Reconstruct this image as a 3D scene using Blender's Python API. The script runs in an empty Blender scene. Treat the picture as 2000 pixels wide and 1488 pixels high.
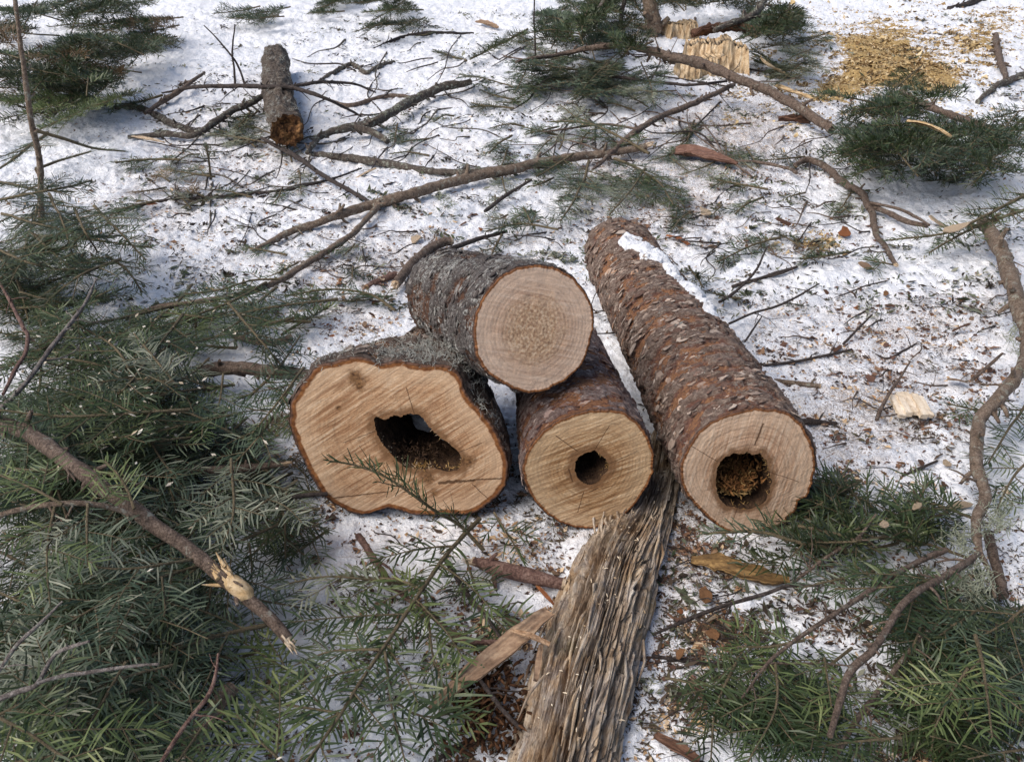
import bpy, math, random
import numpy as np
from mathutils import Vector, Matrix

# ------------------------------------------------------------------ camera, sky, sun, exposure
SC = bpy.context.scene
COL = SC.collection
CAM_H, PITCH, HFOV = 1.2, math.radians(31), math.radians(60)
F = 1000 / math.tan(HFOV / 2)
cd = bpy.data.cameras.new('camera'); cam = bpy.data.objects.new('camera', cd); COL.objects.link(cam)
cam.location = (0, 0, CAM_H); cam.rotation_euler = (math.pi / 2 - PITCH, 0, 0)
cd.sensor_fit = 'HORIZONTAL'; cd.angle = HFOV; cd.clip_start = 0.02; cd.clip_end = 800
SC.camera = cam
SUN_EL, SUN_AZ = math.radians(50), math.radians(-118)      # azimuth measured from the view direction, minus = left
W = bpy.data.worlds.new('World'); SC.world = W; W.use_nodes = True
nt = W.node_tree; nt.nodes.clear()
sky = nt.nodes.new('ShaderNodeTexSky'); sky.sky_type = 'NISHITA'; sky.sun_disc = False
sky.sun_elevation = SUN_EL; sky.sun_rotation = SUN_AZ; sky.air_density = 1.0; sky.dust_density = 3.0
bg = nt.nodes.new('ShaderNodeBackground'); bg.inputs[1].default_value = 0.13
wo = nt.nodes.new('ShaderNodeOutputWorld')
nt.links.new(sky.outputs[0], bg.inputs[0]); nt.links.new(bg.outputs[0], wo.inputs[0])
sd = bpy.data.lights.new('sun', 'SUN'); sun = bpy.data.objects.new('sun', sd); COL.objects.link(sun)
sd.energy = 2.7; sd.angle = math.radians(50); sd.color = (1.0, 0.94, 0.86)
dv = Vector((math.sin(SUN_AZ) * math.cos(SUN_EL), math.cos(SUN_AZ) * math.cos(SUN_EL), math.sin(SUN_EL)))
sun.rotation_euler = dv.to_track_quat('Z', 'Y').to_euler(); sun.location = (-3, 0, 5)
SC.view_settings.view_transform = 'Standard'; SC.view_settings.look = 'None'
SC.view_settings.exposure = 0.14; SC.view_settings.gamma = 1.0
SC.cycles.max_bounces = 6; SC.cycles.diffuse_bounces = 3; SC.cycles.glossy_bounces = 2
SC.cycles.use_denoising = True

rng = np.random.default_rng(7)
R = random.Random(11)

# ------------------------------------------------------------------ noise and places
def _hash(ix, iy, iz, seed):
    n = (ix.astype(np.int64) * 374761393 + iy.astype(np.int64) * 668265263 + iz.astype(np.int64) * 1440662683 + seed * 974634777) & 0xFFFFFFFF
    n = ((n ^ (n >> 13)) * 1274126177) & 0xFFFFFFFF
    n = ((n ^ (n >> 16)) * 2246822519) & 0xFFFFFFFF
    n = n ^ (n >> 15)
    return n.astype(np.float64) / 4294967295.0

def noise3(x, y, z, seed=0):
    x = np.asarray(x, float); y = np.asarray(y, float) + 0 * x; z = np.asarray(z, float) + 0 * x
    ix, iy, iz = np.floor(x), np.floor(y), np.floor(z)
    fx, fy, fz = x - ix, y - iy, z - iz
    fx = fx * fx * (3 - 2 * fx); fy = fy * fy * (3 - 2 * fy); fz = fz * fz * (3 - 2 * fz)
    out = 0
    for a in (0, 1):
        wx = fx if a else 1 - fx
        for b in (0, 1):
            wy = fy if b else 1 - fy
            for c in (0, 1):
                wz = fz if c else 1 - fz
                out = out + wx * wy * wz * _hash(ix + a, iy + b, iz + c, seed)
    return out

def noise2(x, y, seed=0):
    x = np.asarray(x, float); y = np.asarray(y, float) + 0 * x
    ix, iy = np.floor(x), np.floor(y)
    fx, fy = x - ix, y - iy
    fx = fx * fx * (3 - 2 * fx); fy = fy * fy * (3 - 2 * fy)
    z = np.zeros_like(ix)
    a = _hash(ix, iy, z, seed); b = _hash(ix + 1, iy, z, seed); c = _hash(ix, iy + 1, z, seed); d = _hash(ix + 1, iy + 1, z, seed)
    return (a * (1 - fx) + b * fx) * (1 - fy) + (c * (1 - fx) + d * fx) * fy

def fbm3(x, y, z, seed=0, oc=4, g=0.5):
    s, a, t = 0, 1.0, 0
    for i in range(oc):
        s = s + a * noise3(x * 2 ** i, y * 2 ** i, z * 2 ** i, seed + i * 17); t += a; a *= g
    return s / t

def fbm2(x, y, seed=0, oc=4, g=0.5):
    s, a, t = 0, 1.0, 0
    for i in range(oc):
        s = s + a * noise2(x * 2 ** i + 3.1 * i, y * 2 ** i, seed + i * 17); t += a; a *= g
    return s / t

def height(x, y):
    d = np.clip((np.hypot(np.asarray(x, float) - .1, np.asarray(y, float) - 1.7) - .2) / 1.2, .25, 1)
    return d * (.11 * (fbm2(x * .9, y * .9, 3, 3) - .5) + .05 * (fbm2(x * 3.4, y * 3.4, 9, 2) - .5))

def ray(px, py):
    a, b = (px - 1000) / F, (744 - py) / F
    return np.array((a, math.cos(PITCH) + b * math.sin(PITCH), -math.sin(PITCH) + b * math.cos(PITCH)))

def G(px, py, dz=0.0):                        # the place dz above the snow seen at a point of the photograph
    d = ray(px, py); z = dz
    for _ in range(5):
        t = (z - CAM_H) / d[2]; p = d * t; z = float(height(p[0], p[1])) + dz
    t = (z - CAM_H) / d[2]
    return np.array((d[0] * t, d[1] * t, z))

def GZ(px, py, z):
    d = ray(px, py); t = (z - CAM_H) / d[2]
    return np.array((d[0] * t, d[1] * t, z))

def VP(px, py, y):                            # a point in the upright plane at distance y
    d = ray(px, py); t = y / d[1]
    return np.array((d[0] * t, y, CAM_H + d[2] * t))

def depth(p):
    return p[1] * math.cos(PITCH) + (CAM_H - p[2]) * math.sin(PITCH)

def pixel(x, y, z=0.0):
    dp = y * math.cos(PITCH) + (CAM_H - z) * math.sin(PITCH)
    v = y * math.sin(PITCH) + (z - CAM_H) * math.cos(PITCH)
    return 1000 + F * x / dp, 744 - F * v / dp

# ------------------------------------------------------------------ meshes
class MB:
    def __init__(s): s.v, s.f, s.m, s.a, s.n = [], [], [], [], 0
    def add(s, V, Q, mat=0, var=0.5):
        V = np.asarray(V, float); Q = np.asarray(Q, int)
        s.v.append(V); s.f.append(Q + s.n); s.m.append(np.full(len(Q), mat))
        s.a.append(np.broadcast_to(np.asarray(var, float), (len(V),)).copy()); s.n += len(V)
    def empty(s): return s.n == 0
    def mesh(s, name, mats, smooth=True, attrs=None):
        me = bpy.data.meshes.new(name)
        V = np.concatenate(s.v); me.vertices.add(len(V)); me.vertices.foreach_set('co', V.ravel())
        loops = np.concatenate([f.ravel() for f in s.f]); tot = np.concatenate([np.full(len(f), f.shape[1]) for f in s.f])
        me.loops.add(len(loops)); me.loops.foreach_set('vertex_index', loops)
        me.polygons.add(len(tot)); me.polygons.foreach_set('loop_start', np.concatenate(([0], np.cumsum(tot)[:-1])))
        me.polygons.foreach_set('loop_total', tot)
        me.polygons.foreach_set('material_index', np.concatenate(s.m))
        me.polygons.foreach_set('use_smooth', np.full(len(tot), smooth))
        for m in mats: me.materials.append(m)
        at = me.attributes.new('var', 'FLOAT', 'POINT'); at.data.foreach_set('value', np.concatenate(s.a))
        for k, arr in (attrs or {}).items():
            at = me.attributes.new(k, 'FLOAT', 'POINT'); at.data.foreach_set('value', arr)
        me.update(calc_edges=True); me.validate()
        return me
    def build(s, name, mats, parent=None, smooth=True, attrs=None):
        if not isinstance(mats, (list, tuple)): mats = [mats]
        o = bpy.data.objects.new(name, s.mesh(name, mats, smooth, attrs)); COL.objects.link(o)
        if parent is not None: o.parent = parent
        return o

def tag(o, label=None, cat=None, group=None, kind=None):
    if label: o['label'] = label
    if cat: o['category'] = cat
    if group: o['group'] = group
    if kind: o['kind'] = kind
    return o

def empty(name, loc=(0, 0, 0), mat=None):
    o = bpy.data.objects.new(name, None); COL.objects.link(o); o.empty_display_size = .05
    if mat is not None: o.matrix_world = mat
    else: o.location = loc
    return o

def unit(v):
    v = np.asarray(v, float); n = np.linalg.norm(v, axis=-1, keepdims=True)
    return v / np.maximum(n, 1e-9)

def spline(P, n):
    P = np.asarray(P, float)
    if len(P) == 2: return P[0] + (P[1] - P[0]) * np.linspace(0, 1, n)[:, None]
    Q = np.vstack((2 * P[0] - P[1], P, 2 * P[-1] - P[-2]))
    seg = np.linalg.norm(np.diff(P[:, :3], axis=0), axis=1); c = np.concatenate(([0], np.cumsum(seg)))
    s = np.linspace(0, c[-1], n); i = np.clip(np.searchsorted(c, s, 'right') - 1, 0, len(P) - 2)
    t = ((s - c[i]) / np.maximum(seg[i], 1e-9))[:, None]
    p0, p1, p2, p3 = Q[i], Q[i + 1], Q[i + 2], Q[i + 3]
    return .5 * (2 * p1 + (p2 - p0) * t + (2 * p0 - 5 * p1 + 4 * p2 - p3) * t ** 2 + (3 * p1 - p0 - 3 * p2 + p3) * t ** 3)

def frames(P):
    T = unit(np.gradient(P, axis=0))
    u = np.array((0, 0, 1.0)) if abs(T[0][2]) < .9 else np.array((1.0, 0, 0))
    N = np.zeros_like(P)
    for i in range(len(P)):
        u = u - T[i] * np.dot(u, T[i]); u = u / max(np.linalg.norm(u), 1e-9); N[i] = u
    return T, N, np.cross(T, N)

def add_tube(mb, P, rad, seg=8, mat=0, rough=0.0, seed=0, var=.5, caps=True, capmat=None):
    P = np.asarray(P, float); n = len(P)
    rad = np.broadcast_to(np.asarray(rad, float), (n,))
    T, N, B = frames(P)
    a = np.linspace(0, 2 * np.pi, seg, endpoint=False)
    r = rad[:, None] * np.ones(seg)
    if rough:
        L = np.concatenate(([0], np.cumsum(np.linalg.norm(np.diff(P, axis=0), axis=1))))[:, None] + 0 * r
        m = max(rad.mean(), 1e-4)
        q = fbm3(np.cos(a) * 1.3 + 0 * r, np.sin(a) * 1.3 + 0 * r, L / (m * 3.2), seed, 3)
        r = r * (1 + rough * (q - .5) * 2)
    V = P[:, None] + N[:, None] * (np.cos(a) * r)[..., None] + B[:, None] * (np.sin(a) * r)[..., None]
    i = np.arange(n - 1)[:, None] * seg; j = np.arange(seg); k = (j + 1) % seg
    Q = np.stack((i + j, i + k, i + seg + k, i + seg + j), -1).reshape(-1, 4)
    base = mb.n
    mb.add(V.reshape(-1, 3), Q, mat, var)
    if caps:
        cm = mat if capmat is None else capmat
        for e, ring, fl in ((P[0], 0, 1), (P[-1], (n - 1) * seg, 0)):
            t = np.stack((ring + j, ring + k, np.full(seg, 0)), -1)
            V2 = np.vstack((V.reshape(-1, 3)[ring:ring + seg], e))
            t = np.stack((j, k, np.full(seg, seg)), -1)
            if fl: t = t[:, [1, 0, 2]]
            mb.add(V2, t, cm, var)

# ------------------------------------------------------------------ materials
class NB:
    def __init__(s, name):
        s.m = bpy.data.materials.new(name); s.m.use_nodes = True; s.t = s.m.node_tree; s.t.nodes.clear()
        s.out = s.t.nodes.new('ShaderNodeOutputMaterial'); s.b = s.t.nodes.new('ShaderNodeBsdfPrincipled')
        s.t.links.new(s.b.outputs[0], s.out.inputs[0]); s.set('Roughness', .8); s.set('Specular IOR Level', .25)
        s.obj = s.node('ShaderNodeTexCoord').outputs['Object']
    def node(s, t, **k):
        n = s.t.nodes.new(t)
        for a, b in k.items(): setattr(n, a, b)
        return n
    def put(s, sock, v):
        if isinstance(v, bpy.types.NodeSocket): s.t.links.new(v, sock)
        elif isinstance(v, (tuple, list)) and len(v) == 3 and sock.type == 'RGBA': sock.default_value = (*v, 1)
        else: sock.default_value = v
    def set(s, k, v): s.put(s.b.inputs[k], v)
    def map(s, vec=None, scale=(1, 1, 1), rot=(0, 0, 0), loc=(0, 0, 0)):
        n = s.node('ShaderNodeMapping'); s.put(n.inputs[0], vec if vec is not None else s.obj)
        n.inputs[1].default_value = loc; n.inputs[2].default_value = rot; n.inputs[3].default_value = scale
        return n.outputs[0]
    def noise(s, scale, vec=None, detail=4, rough=.55, dist=0):
        n = s.node('ShaderNodeTexNoise'); s.put(n.inputs['Vector'], vec if vec is not None else s.obj)
        n.inputs['Scale'].default_value = scale; n.inputs['Detail'].default_value = detail
        n.inputs['Roughness'].default_value = rough; n.inputs['Distortion'].default_value = dist
        return n.outputs[0]
    def vor(s, scale, vec=None, feature='F1', out=0):
        n = s.node('ShaderNodeTexVoronoi', feature=feature); s.put(n.inputs['Vector'], vec if vec is not None else s.obj)
        n.inputs['Scale'].default_value = scale
        return n.outputs[out]
    def ramp(s, fac, stops, interp='LINEAR'):
        n = s.node('ShaderNodeValToRGB'); s.put(n.inputs[0], fac); n.color_ramp.interpolation = interp
        e = n.color_ramp.elements
        while len(e) < len(stops): e.new(.5)
        for i, (p, c) in enumerate(stops):
            e[i].position = p; e[i].color = (*c, 1) if isinstance(c, (tuple, list)) else (c, c, c, 1)
        return n.outputs[0]
    def mix(s, f, a, b, mode='MIX'):
        n = s.node('ShaderNodeMix', data_type='RGBA', blend_type=mode)
        s.put(n.inputs[0], f); s.put(n.inputs[6], a); s.put(n.inputs[7], b)
        return n.outputs[2]
    def math(s, op, a, b=0.0, c=0.0):
        n = s.node('ShaderNodeMath', operation=op); s.put(n.inputs[0], a); s.put(n.inputs[1], b); s.put(n.inputs[2], c)
        return n.outputs[0]
    def attr(s, k):
        return s.node('ShaderNodeAttribute', attribute_name=k).outputs['Fac']
    def bump(s, h, strength=.5, dist=.005, normal=None):
        n = s.node('ShaderNodeBump'); n.inputs['Strength'].default_value = strength; n.inputs['Distance'].default_value = dist
        s.put(n.inputs['Height'], h)
        if normal is not None: s.put(n.inputs['Normal'], normal)
        s.t.links.new(n.outputs[0], s.b.inputs['Normal'])
        return n.outputs[0]

def m_twig(name, c0, c1, c2, lichen=0.0, lc=(.33, .34, .29), scale=75, rough=.8):
    b = NB(name)
    n = b.math('ADD', b.math('MULTIPLY', b.noise(scale, detail=6, rough=.75), .65), b.math('MULTIPLY', b.noise(scale * 4, detail=3, rough=.7), .35))
    c = b.ramp(n, [(.38, c0), (.5, c1), (.62, c2)])
    if lichen:
        l = b.noise(scale * .6, b.map(loc=(3, 1, 7)), detail=6, rough=.75)
        t = .66 - lichen * .25
        c = b.mix(b.ramp(l, [(t, 0.0), (t + .06, 1.0)]), c, lc)
    b.set('Base Color', c); b.set('Roughness', rough)
    b.bump(b.noise(scale * 2.2, detail=5, rough=.75), 1.0, .006)
    return b.m

def m_needles(name, stops):
    b = NB(name)
    c = b.ramp(b.attr('var'), stops)
    c = b.mix(b.math('MULTIPLY', b.noise(9, detail=2), .5), c, b.ramp(b.attr('var'), [(p, (q[0] * 1.25, q[1] * .95, q[2] * .7)) for p, q in stops]))
    b.set('Base Color', c); b.set('Roughness', .42); b.set('Specular IOR Level', .4)
    tr = b.node('ShaderNodeBsdfTranslucent'); b.put(tr.inputs[0], c)
    mx = b.node('ShaderNodeMixShader'); mx.inputs[0].default_value = .15
    b.t.links.new(b.b.outputs[0], mx.inputs[1]); b.t.links.new(tr.outputs[0], mx.inputs[2]); b.t.links.new(mx.outputs[0], b.out.inputs[0])
    return b.m

M = {}
M['brown_twig'] = m_twig('brown_twig', (.05, .036, .028), (.125, .088, .068), (.23, .175, .14), lichen=.3, lc=(.27, .26, .22))
M['dark_twig'] = m_twig('dark_twig', (.022, .018, .017), (.05, .038, .034), (.10, .082, .075))
M['lichen_twig'] = m_twig('lichen_twig', (.035, .028, .024), (.08, .063, .052), (.15, .125, .105), lichen=.5, lc=(.25, .255, .21))
M['tan_twig'] = m_twig('tan_twig', (.075, .052, .037), (.17, .122, .09), (.29, .225, .17), lichen=.4, lc=(.30, .29, .24))
M['red_twig'] = m_twig('red_twig', (.06, .035, .03), (.14, .078, .062), (.25, .165, .135), scale=60)
M['peeled'] = m_twig('peeled', (.22, .13, .07), (.36, .22, .13), (.48, .33, .21), scale=30)
M['pale_wood'] = m_twig('pale_wood', (.40, .27, .16), (.60, .46, .32), (.74, .62, .48), scale=45)
M['grey_dead'] = m_twig('grey_dead', (.075, .06, .055), (.16, .135, .125), (.30, .27, .25), lichen=.35)
M['lichen'] = m_twig('lichen', (.20, .23, .16), (.36, .39, .29), (.50, .52, .42), scale=90, rough=.9)
M['fir_twig'] = m_twig('fir_twig', (.07, .06, .035), (.13, .10, .06), (.19, .16, .10), scale=80)
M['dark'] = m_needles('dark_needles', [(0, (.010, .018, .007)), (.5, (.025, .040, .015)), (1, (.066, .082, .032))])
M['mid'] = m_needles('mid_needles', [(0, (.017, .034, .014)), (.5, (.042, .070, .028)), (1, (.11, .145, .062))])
M['blue'] = m_needles('blue_needles', [(0, (.024, .044, .027)), (.5, (.060, .093, .058)), (1, (.155, .20, .135))])
M['light'] = m_needles('light_needles', [(0, (.038, .066, .022)), (.5, (.085, .125, .045)), (1, (.20, .24, .10))])
M['pale'] = m_needles('pale_needles', [(0, (.075, .10, .075)), (.5, (.155, .185, .14)), (1, (.30, .325, .26))])
M['dry'] = m_needles('dry_needles', [(0, (.07, .05, .025)), (.5, (.13, .09, .05)), (1, (.22, .16, .09))])

# ------------------------------------------------------------------ ground
DENS = [  # litter on the snow: px, py, half width, half height, weight
 (1680, 740, 230, 130, 1.0), (1620, 880, 200, 120, 1.2), (1840, 640, 160, 120, .7), (1700, 620, 150, 60, .6), (1340, 1250, 110, 230, 1.3), (1340, 1060, 60, 90, 1.3),
 (1000, 1060, 130, 90, .7), (960, 1290, 110, 120, 1.2), (680, 640, 170, 60, 1.0), (560, 560, 200, 80, .5), (1560, 190, 180, 90, .9), (1430, 250, 150, 70, 1.2), (1180, 300, 120, 60, .7), (1480, 320, 120, 60, .7), (1330, 420, 120, 90, .6),
 (1600, 480, 90, 40, .9), (820, 520, 180, 70, .7), (1080, 470, 120, 60, .7), (300, 380, 160, 70, .6), (400, 250, 140, 60, .5), (560, 900, 120, 120, .7), (900, 300, 90, 25, .6), (620, 1080, 120, 80, .5),
 (1800, 1180, 160, 60, .5), (1850, 1350, 140, 140, .9), (480, 330, 260, 110, .7), (800, 240, 220, 120, .5), (1400, 390, 220, 110, .8), (1200, 360, 160, 110, .8), (300, 480, 120, 100, .6), (1150, 190, 220, 60, .6), (700, 520, 250, 60, .6), (1780, 130, 160, 60, .9), (700, 420, 200, 90, .35), (1500, 620, 60, 90, .8), (1930, 560, 50, 200, .5)]
SAW = [(1690, 92, 55, 22, .8), (1740, 118, 60, 26, 1.0), (1800, 148, 70, 22, 1.0), (1835, 168, 50, 14, .7), (1690, 140, 45, 20, .8), (1640, 172, 55, 22, .8), (1610, 195, 40, 14, .5), (1760, 60, 60, 20, .4), (1710, 40, 50, 22, .3), (1930, 60, 60, 35, .4), (1900, 95, 60, 25, .45), (1560, 130, 40, 30, .4), (1960, 30, 50, 25, .35), (1720, 110, 230, 95, .40), (1590, 478, 60, 18, .42), (1490, 210, 60, 40, .35)]
def field(x, y, blobs):
    px, py = pixel(x, y); s = 0
    for cx, cy, wx, wy, w in blobs:
        s = s + w * np.exp(-1.1 * (((px - cx) / wx) ** 2 + ((py - cy) / wy) ** 2))
    return s * (1 - .85 * np.exp(-((px - 1720) / 230) ** 2 - ((py - 548) / 38) ** 2)) if blobs is DENS else s

def build_ground():
    b = NB('snow')
    sp = b.noise(150, detail=6, rough=.7); big = b.noise(14, detail=3)
    c = b.ramp(big, [(.3, (.80, .83, .89)), (.7, (.88, .89, .93))])
    dirt = b.attr('dirt'); saw = b.attr('saw')
    fine = b.noise(210, b.map(loc=(5, 2, 0)), detail=4, rough=.75)
    th = b.math('SUBTRACT', .70, b.math('MULTIPLY', dirt, .10))
    k = b.math('MULTIPLY', b.math('GREATER_THAN', fine, th), .75)
    c = b.mix(k, c, b.ramp(b.noise(60), [(.35, (.09, .06, .045)), (.6, (.24, .16, .10))]))
    stain = b.math('MULTIPLY', b.ramp(b.noise(22, detail=5), [(.38, 0.0), (.7, 1.0)]), b.math('MULTIPLY', dirt, .28))
    c = b.mix(b.math('MINIMUM', stain, .5), c, (.36, .27, .20))
    sf = b.math('GREATER_THAN', b.math('ADD', saw, b.math('MULTIPLY', b.math('SUBTRACT', b.noise(16, detail=8, rough=.8), .5), 2.6)), .62)
    c = b.mix(sf, c, b.ramp(b.noise(70, detail=5), [(.3, (.22, .13, .05)), (.5, (.42, .28, .11)), (.7, (.60, .45, .22))]))
    b.set('Base Color', c); b.set('Roughness', .65); b.set('Specular IOR Level', .3)
    b.set('Subsurface Weight', .0)
    h = b.math('ADD', b.math('MULTIPLY', b.noise(55, detail=5, rough=.65), 1.0), b.math('MULTIPLY', b.noise(240, detail=3), .3))
    b.bump(h, .8, .016)
    ys = np.concatenate((-np.geomspace(60, .3, 14), np.geomspace(.45, 1.0, 2) * .5, np.geomspace(.55, 13, 900), np.geomspace(13.6, 400, 36)))
    us = np.concatenate((-np.geomspace(60, 1.1, 14), np.linspace(-1, 1, 820), np.geomspace(1.1, 60, 14)))
    Y = ys[:, None] + 0 * us; X = us * (np.clip(ys, .3, 13)[:, None] * .62 + .62)
    Z = height(X, Y)
    near = np.clip(1.3 - np.abs(us) * .2, 0, 1) * np.clip((16 - Y) / 4, 0, 1) * (Y > .2)
    Z = Z + near * (.027 * (fbm2(X * 15, Y * 15, 21, 3) - .5) + .015 * (fbm2(X * 42, Y * 42, 31, 2) - .5) + .008 * (noise2(X * 110, Y * 110, 41) - .5)) * np.clip(.45 + .6 * fbm2(X * 1.3, Y * 1.3, 5, 2) + .12 * (Y - 1.5), .3, 1.3)
    Z[np.abs(Y) > 40] -= .3
    V = np.stack((X, Y, Z), -1).reshape(-1, 3); nu = len(us)
    i = np.arange(len(ys) - 1)[:, None] * nu; j = np.arange(nu - 1)
    Q = np.stack((i + j, i + j + 1, i + nu + j + 1, i + nu + j), -1).reshape(-1, 4)
    x, y = V[:, 0], V[:, 1]; vis = (y > .3) & (y < 13)
    d = np.where(vis, field(x, np.clip(y, .3, 13), DENS), .3); s = np.where(vis, field(x, np.clip(y, .3, 13), SAW), 0)
    mb = MB(); mb.add(V, Q)
    o = mb.build('snow_ground', [b.m], attrs={'dirt': np.clip(d + .25, 0, 2), 'saw': np.clip(s, 0, 2)})
    tag(o, 'crusty white snow covering the clearing', kind='structure')
build_ground()

# ------------------------------------------------------------------ logs
def m_bark(name, outer, mid, inner, lich=0.0, streak=1.0, grad=0.0, lc=(.36, .37, .34), band=2.6):
    b = NB(name)
    fl = b.attr('var')
    v = b.map(scale=(1, 1, band))
    n1 = b.noise(62, v, detail=7, rough=.78, dist=.5); n2 = b.noise(44, b.map(scale=(.8, .8, band * .62)), detail=8, rough=.82, dist=.9)
    n3 = b.noise(170, v, detail=4, rough=.75)
    c = b.ramp(b.math('ADD', b.math('MULTIPLY', n1, .6), b.math('MULTIPLY', n3, .4)), [(.38, outer[0]), (.5, outer[1]), (.62, outer[2])])
    c = b.mix(b.ramp(b.math('ADD', n2, b.math('MULTIPLY', fl, .35)), [(.55, 1.0), (.72, 0.0)]), c, b.ramp(n3, [(.3, mid[0]), (.7, mid[1])]))
    s = b.math('SUBTRACT', b.math('ADD', n2, b.math('MULTIPLY', n1, .5)), b.math('MULTIPLY', fl, .45))
    if grad:
        sx_ = b.node('ShaderNodeSeparateXYZ'); b.put(sx_.inputs[0], b.obj)
        s = b.math('ADD', s, b.math('MULTIPLY', b.math('SUBTRACT', b.math('ADD', sx_.outputs[2], b.math('MULTIPLY', sx_.outputs[0], -.8)), .5), grad))
    c = b.mix(b.math('MULTIPLY', b.ramp(s, [(.66, 0.0), (.70, 1.0)]), streak), c, b.ramp(n3, [(.3, inner[0]), (.65, inner[1])]))
    if lich:
        l = b.noise(120, b.map(loc=(9, 4, 2)), detail=6, rough=.8, dist=1.2); big = b.noise(9, detail=3)
        f = b.math('ADD', l, b.math('MULTIPLY', b.math('SUBTRACT', big, .5), .45))
        t = .68 - .2 * lich
        c = b.mix(b.ramp(f, [(t + .02, 0.0), (t + .06, .95)]), c, b.ramp(n3, [(.3, tuple(q * .7 for q in lc)), (.7, tuple(min(1, q * 1.35) for q in lc))]))
    b.set('Base Color', c); b.set('Roughness', .85)
    b.bump(b.math('ADD', b.math('MULTIPLY', n1, .8), b.math('MULTIPLY', n3, .5)), 1.0, .012)
    return b.m

def m_face(name, ang, tones, ring=0.0, streak=1.0, knots=(), heart=.025, barkw=.008, dust=0.0, cracks=(), stain=(.30, .17, .07)):
    b = NB(name)
    edge, hole, rad = b.attr('edge'), b.attr('hole'), b.attr('rad')
    w = b.noise(5, detail=2)
    mp = b.map(b.map(rot=(0, 0, -ang)), scale=(5, 90, 1))
    mp2 = b.map(b.map(rot=(0, 0, -ang)), scale=(9, 260, 1), loc=(2, 5, 0))
    s1 = b.noise(1.6, mp, detail=4, rough=.6); s2 = b.noise(1.4, mp2, detail=3, rough=.6); fuzz = b.noise(230, detail=3, rough=.7)
    st = b.math('ADD', b.math('MULTIPLY', s1, .52), b.math('ADD', b.math('MULTIPLY', s2, .33), b.math('MULTIPLY', fuzz, .15)))
    st = b.math('ADD', b.math('MULTIPLY', b.math('SUBTRACT', st, .5), streak), .5)
    c = b.ramp(st, [(.405, tuple(t * .8 for t in tones[0])), (.455, tones[0]), (.505, tones[1]), (.57, tones[2])])
    big = b.noise(11, detail=4, rough=.6)
    c = b.mix(b.math('MULTIPLY', b.ramp(big, [(.42, 0.0), (.68, 1.0)]), .42), c, stain, 'MULTIPLY') if False else b.mix(b.math('MULTIPLY', b.ramp(big, [(.45, 0.0), (.75, 1.0)]), .38), c, stain)
    # growth rings: thin curved lines that follow the outline
    rr = b.math('ADD', b.math('MULTIPLY', rad, 1.0), b.math('MULTIPLY', b.noise(7, detail=2), .006))
    ringv = b.math('SINE', b.math('ADD', b.math('MULTIPLY', rr, 820.0), b.math('MULTIPLY', b.noise(60, detail=3), 1.5))); ringb = b.math('SINE', b.math('MULTIPLY', rr, 300.0))
    rv = b.math('MULTIPLY', b.math('ADD', b.math('MULTIPLY', ringv, .5), b.math('MULTIPLY', ringb, .5)), ring)
    c = b.mix(b.math('MULTIPLY', b.math('MAXIMUM', rv, 0.0), .5), c, tuple(t * .62 for t in tones[0]))
    # paler sapwood towards the rim
    c = b.mix(b.math('MULTIPLY', b.ramp(b.math('DIVIDE', b.math('ADD', edge, b.math('MULTIPLY', b.math('SUBTRACT', w, .5), .03)), .1), [(.25, 1.0), (.6, 0.0)]), .35), c, tones[2])
    if dust:
        f = b.noise(170, detail=3, rough=.6)
        zone = b.ramp(b.math('ADD', rad, b.math('MULTIPLY', b.math('SUBTRACT', b.noise(28, detail=4), .5), .05)), [(dust * .55, 1.0), (dust, 0.0)])
        c = b.mix(b.math('MULTIPLY', zone, .66), c, b.ramp(f, [(.36, (.20, .10, .05)), (.5, (.42, .26, .14)), (.62, (.68, .50, .33))]))
    if heart:
        z = b.math('ADD', hole, b.math('MULTIPLY', b.math('SUBTRACT', b.noise(40, detail=5), .5), heart * 2.2))
        c = b.mix(b.ramp(b.math('DIVIDE', z, heart * 4), [(.12, .85), (.30, 0.0)]), c, (.20, .10, .045))
    for x0, y0, x1, y1, cw in cracks:
        ln_ = math.hypot(x1 - x0, y1 - y0); ux, uy = (x1 - x0) / ln_, (y1 - y0) / ln_
        def dot(dx, dy):
            n = b.node('ShaderNodeVectorMath', operation='DOT_PRODUCT'); b.put(n.inputs[0], b.obj); n.inputs[1].default_value = (dx, dy, 0); return n.outputs['Value']
        across = b.math('ABSOLUTE', b.math('ADD', b.math('SUBTRACT', dot(-uy, ux), -uy * x0 + ux * y0), b.math('MULTIPLY', b.math('SUBTRACT', b.noise(45, detail=5, rough=.7), .5), cw * 5)))
        along = b.math('ABSOLUTE', b.math('SUBTRACT', b.math('SUBTRACT', dot(ux, uy), ux * x0 + uy * y0), ln_ / 2))
        k_ = b.math('MULTIPLY', b.ramp(b.math('DIVIDE', across, cw * 2), [(.25, 1.0), (.6, 0.0)]), b.math('LESS_THAN', along, ln_ / 2))
        c = b.mix(b.math('MULTIPLY', k_, .9), c, (.09, .045, .022))
    for kx, ky, kr in knots:
        m = b.node('ShaderNodeVectorMath', operation='DISTANCE'); b.put(m.inputs[0], b.obj); m.inputs[1].default_value = (kx, ky, 0)
        z = b.math('ADD', m.outputs['Value'], b.math('MULTIPLY', b.math('SUBTRACT', b.noise(60, detail=5, rough=.7), .5), kr * 1.9))
        c = b.mix(b.ramp(b.math('DIVIDE', z, kr * 2), [(.2, .95), (.62, 0.0)]), c, b.ramp(b.noise(160), [(.35, (.07, .03, .015)), (.62, (.27, .14, .06))]))
    # inner bark and bark at the rim
    e2 = b.math('ADD', edge, b.math('MULTIPLY', b.math('SUBTRACT', b.noise(26, detail=4), .5), barkw * .9))
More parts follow.
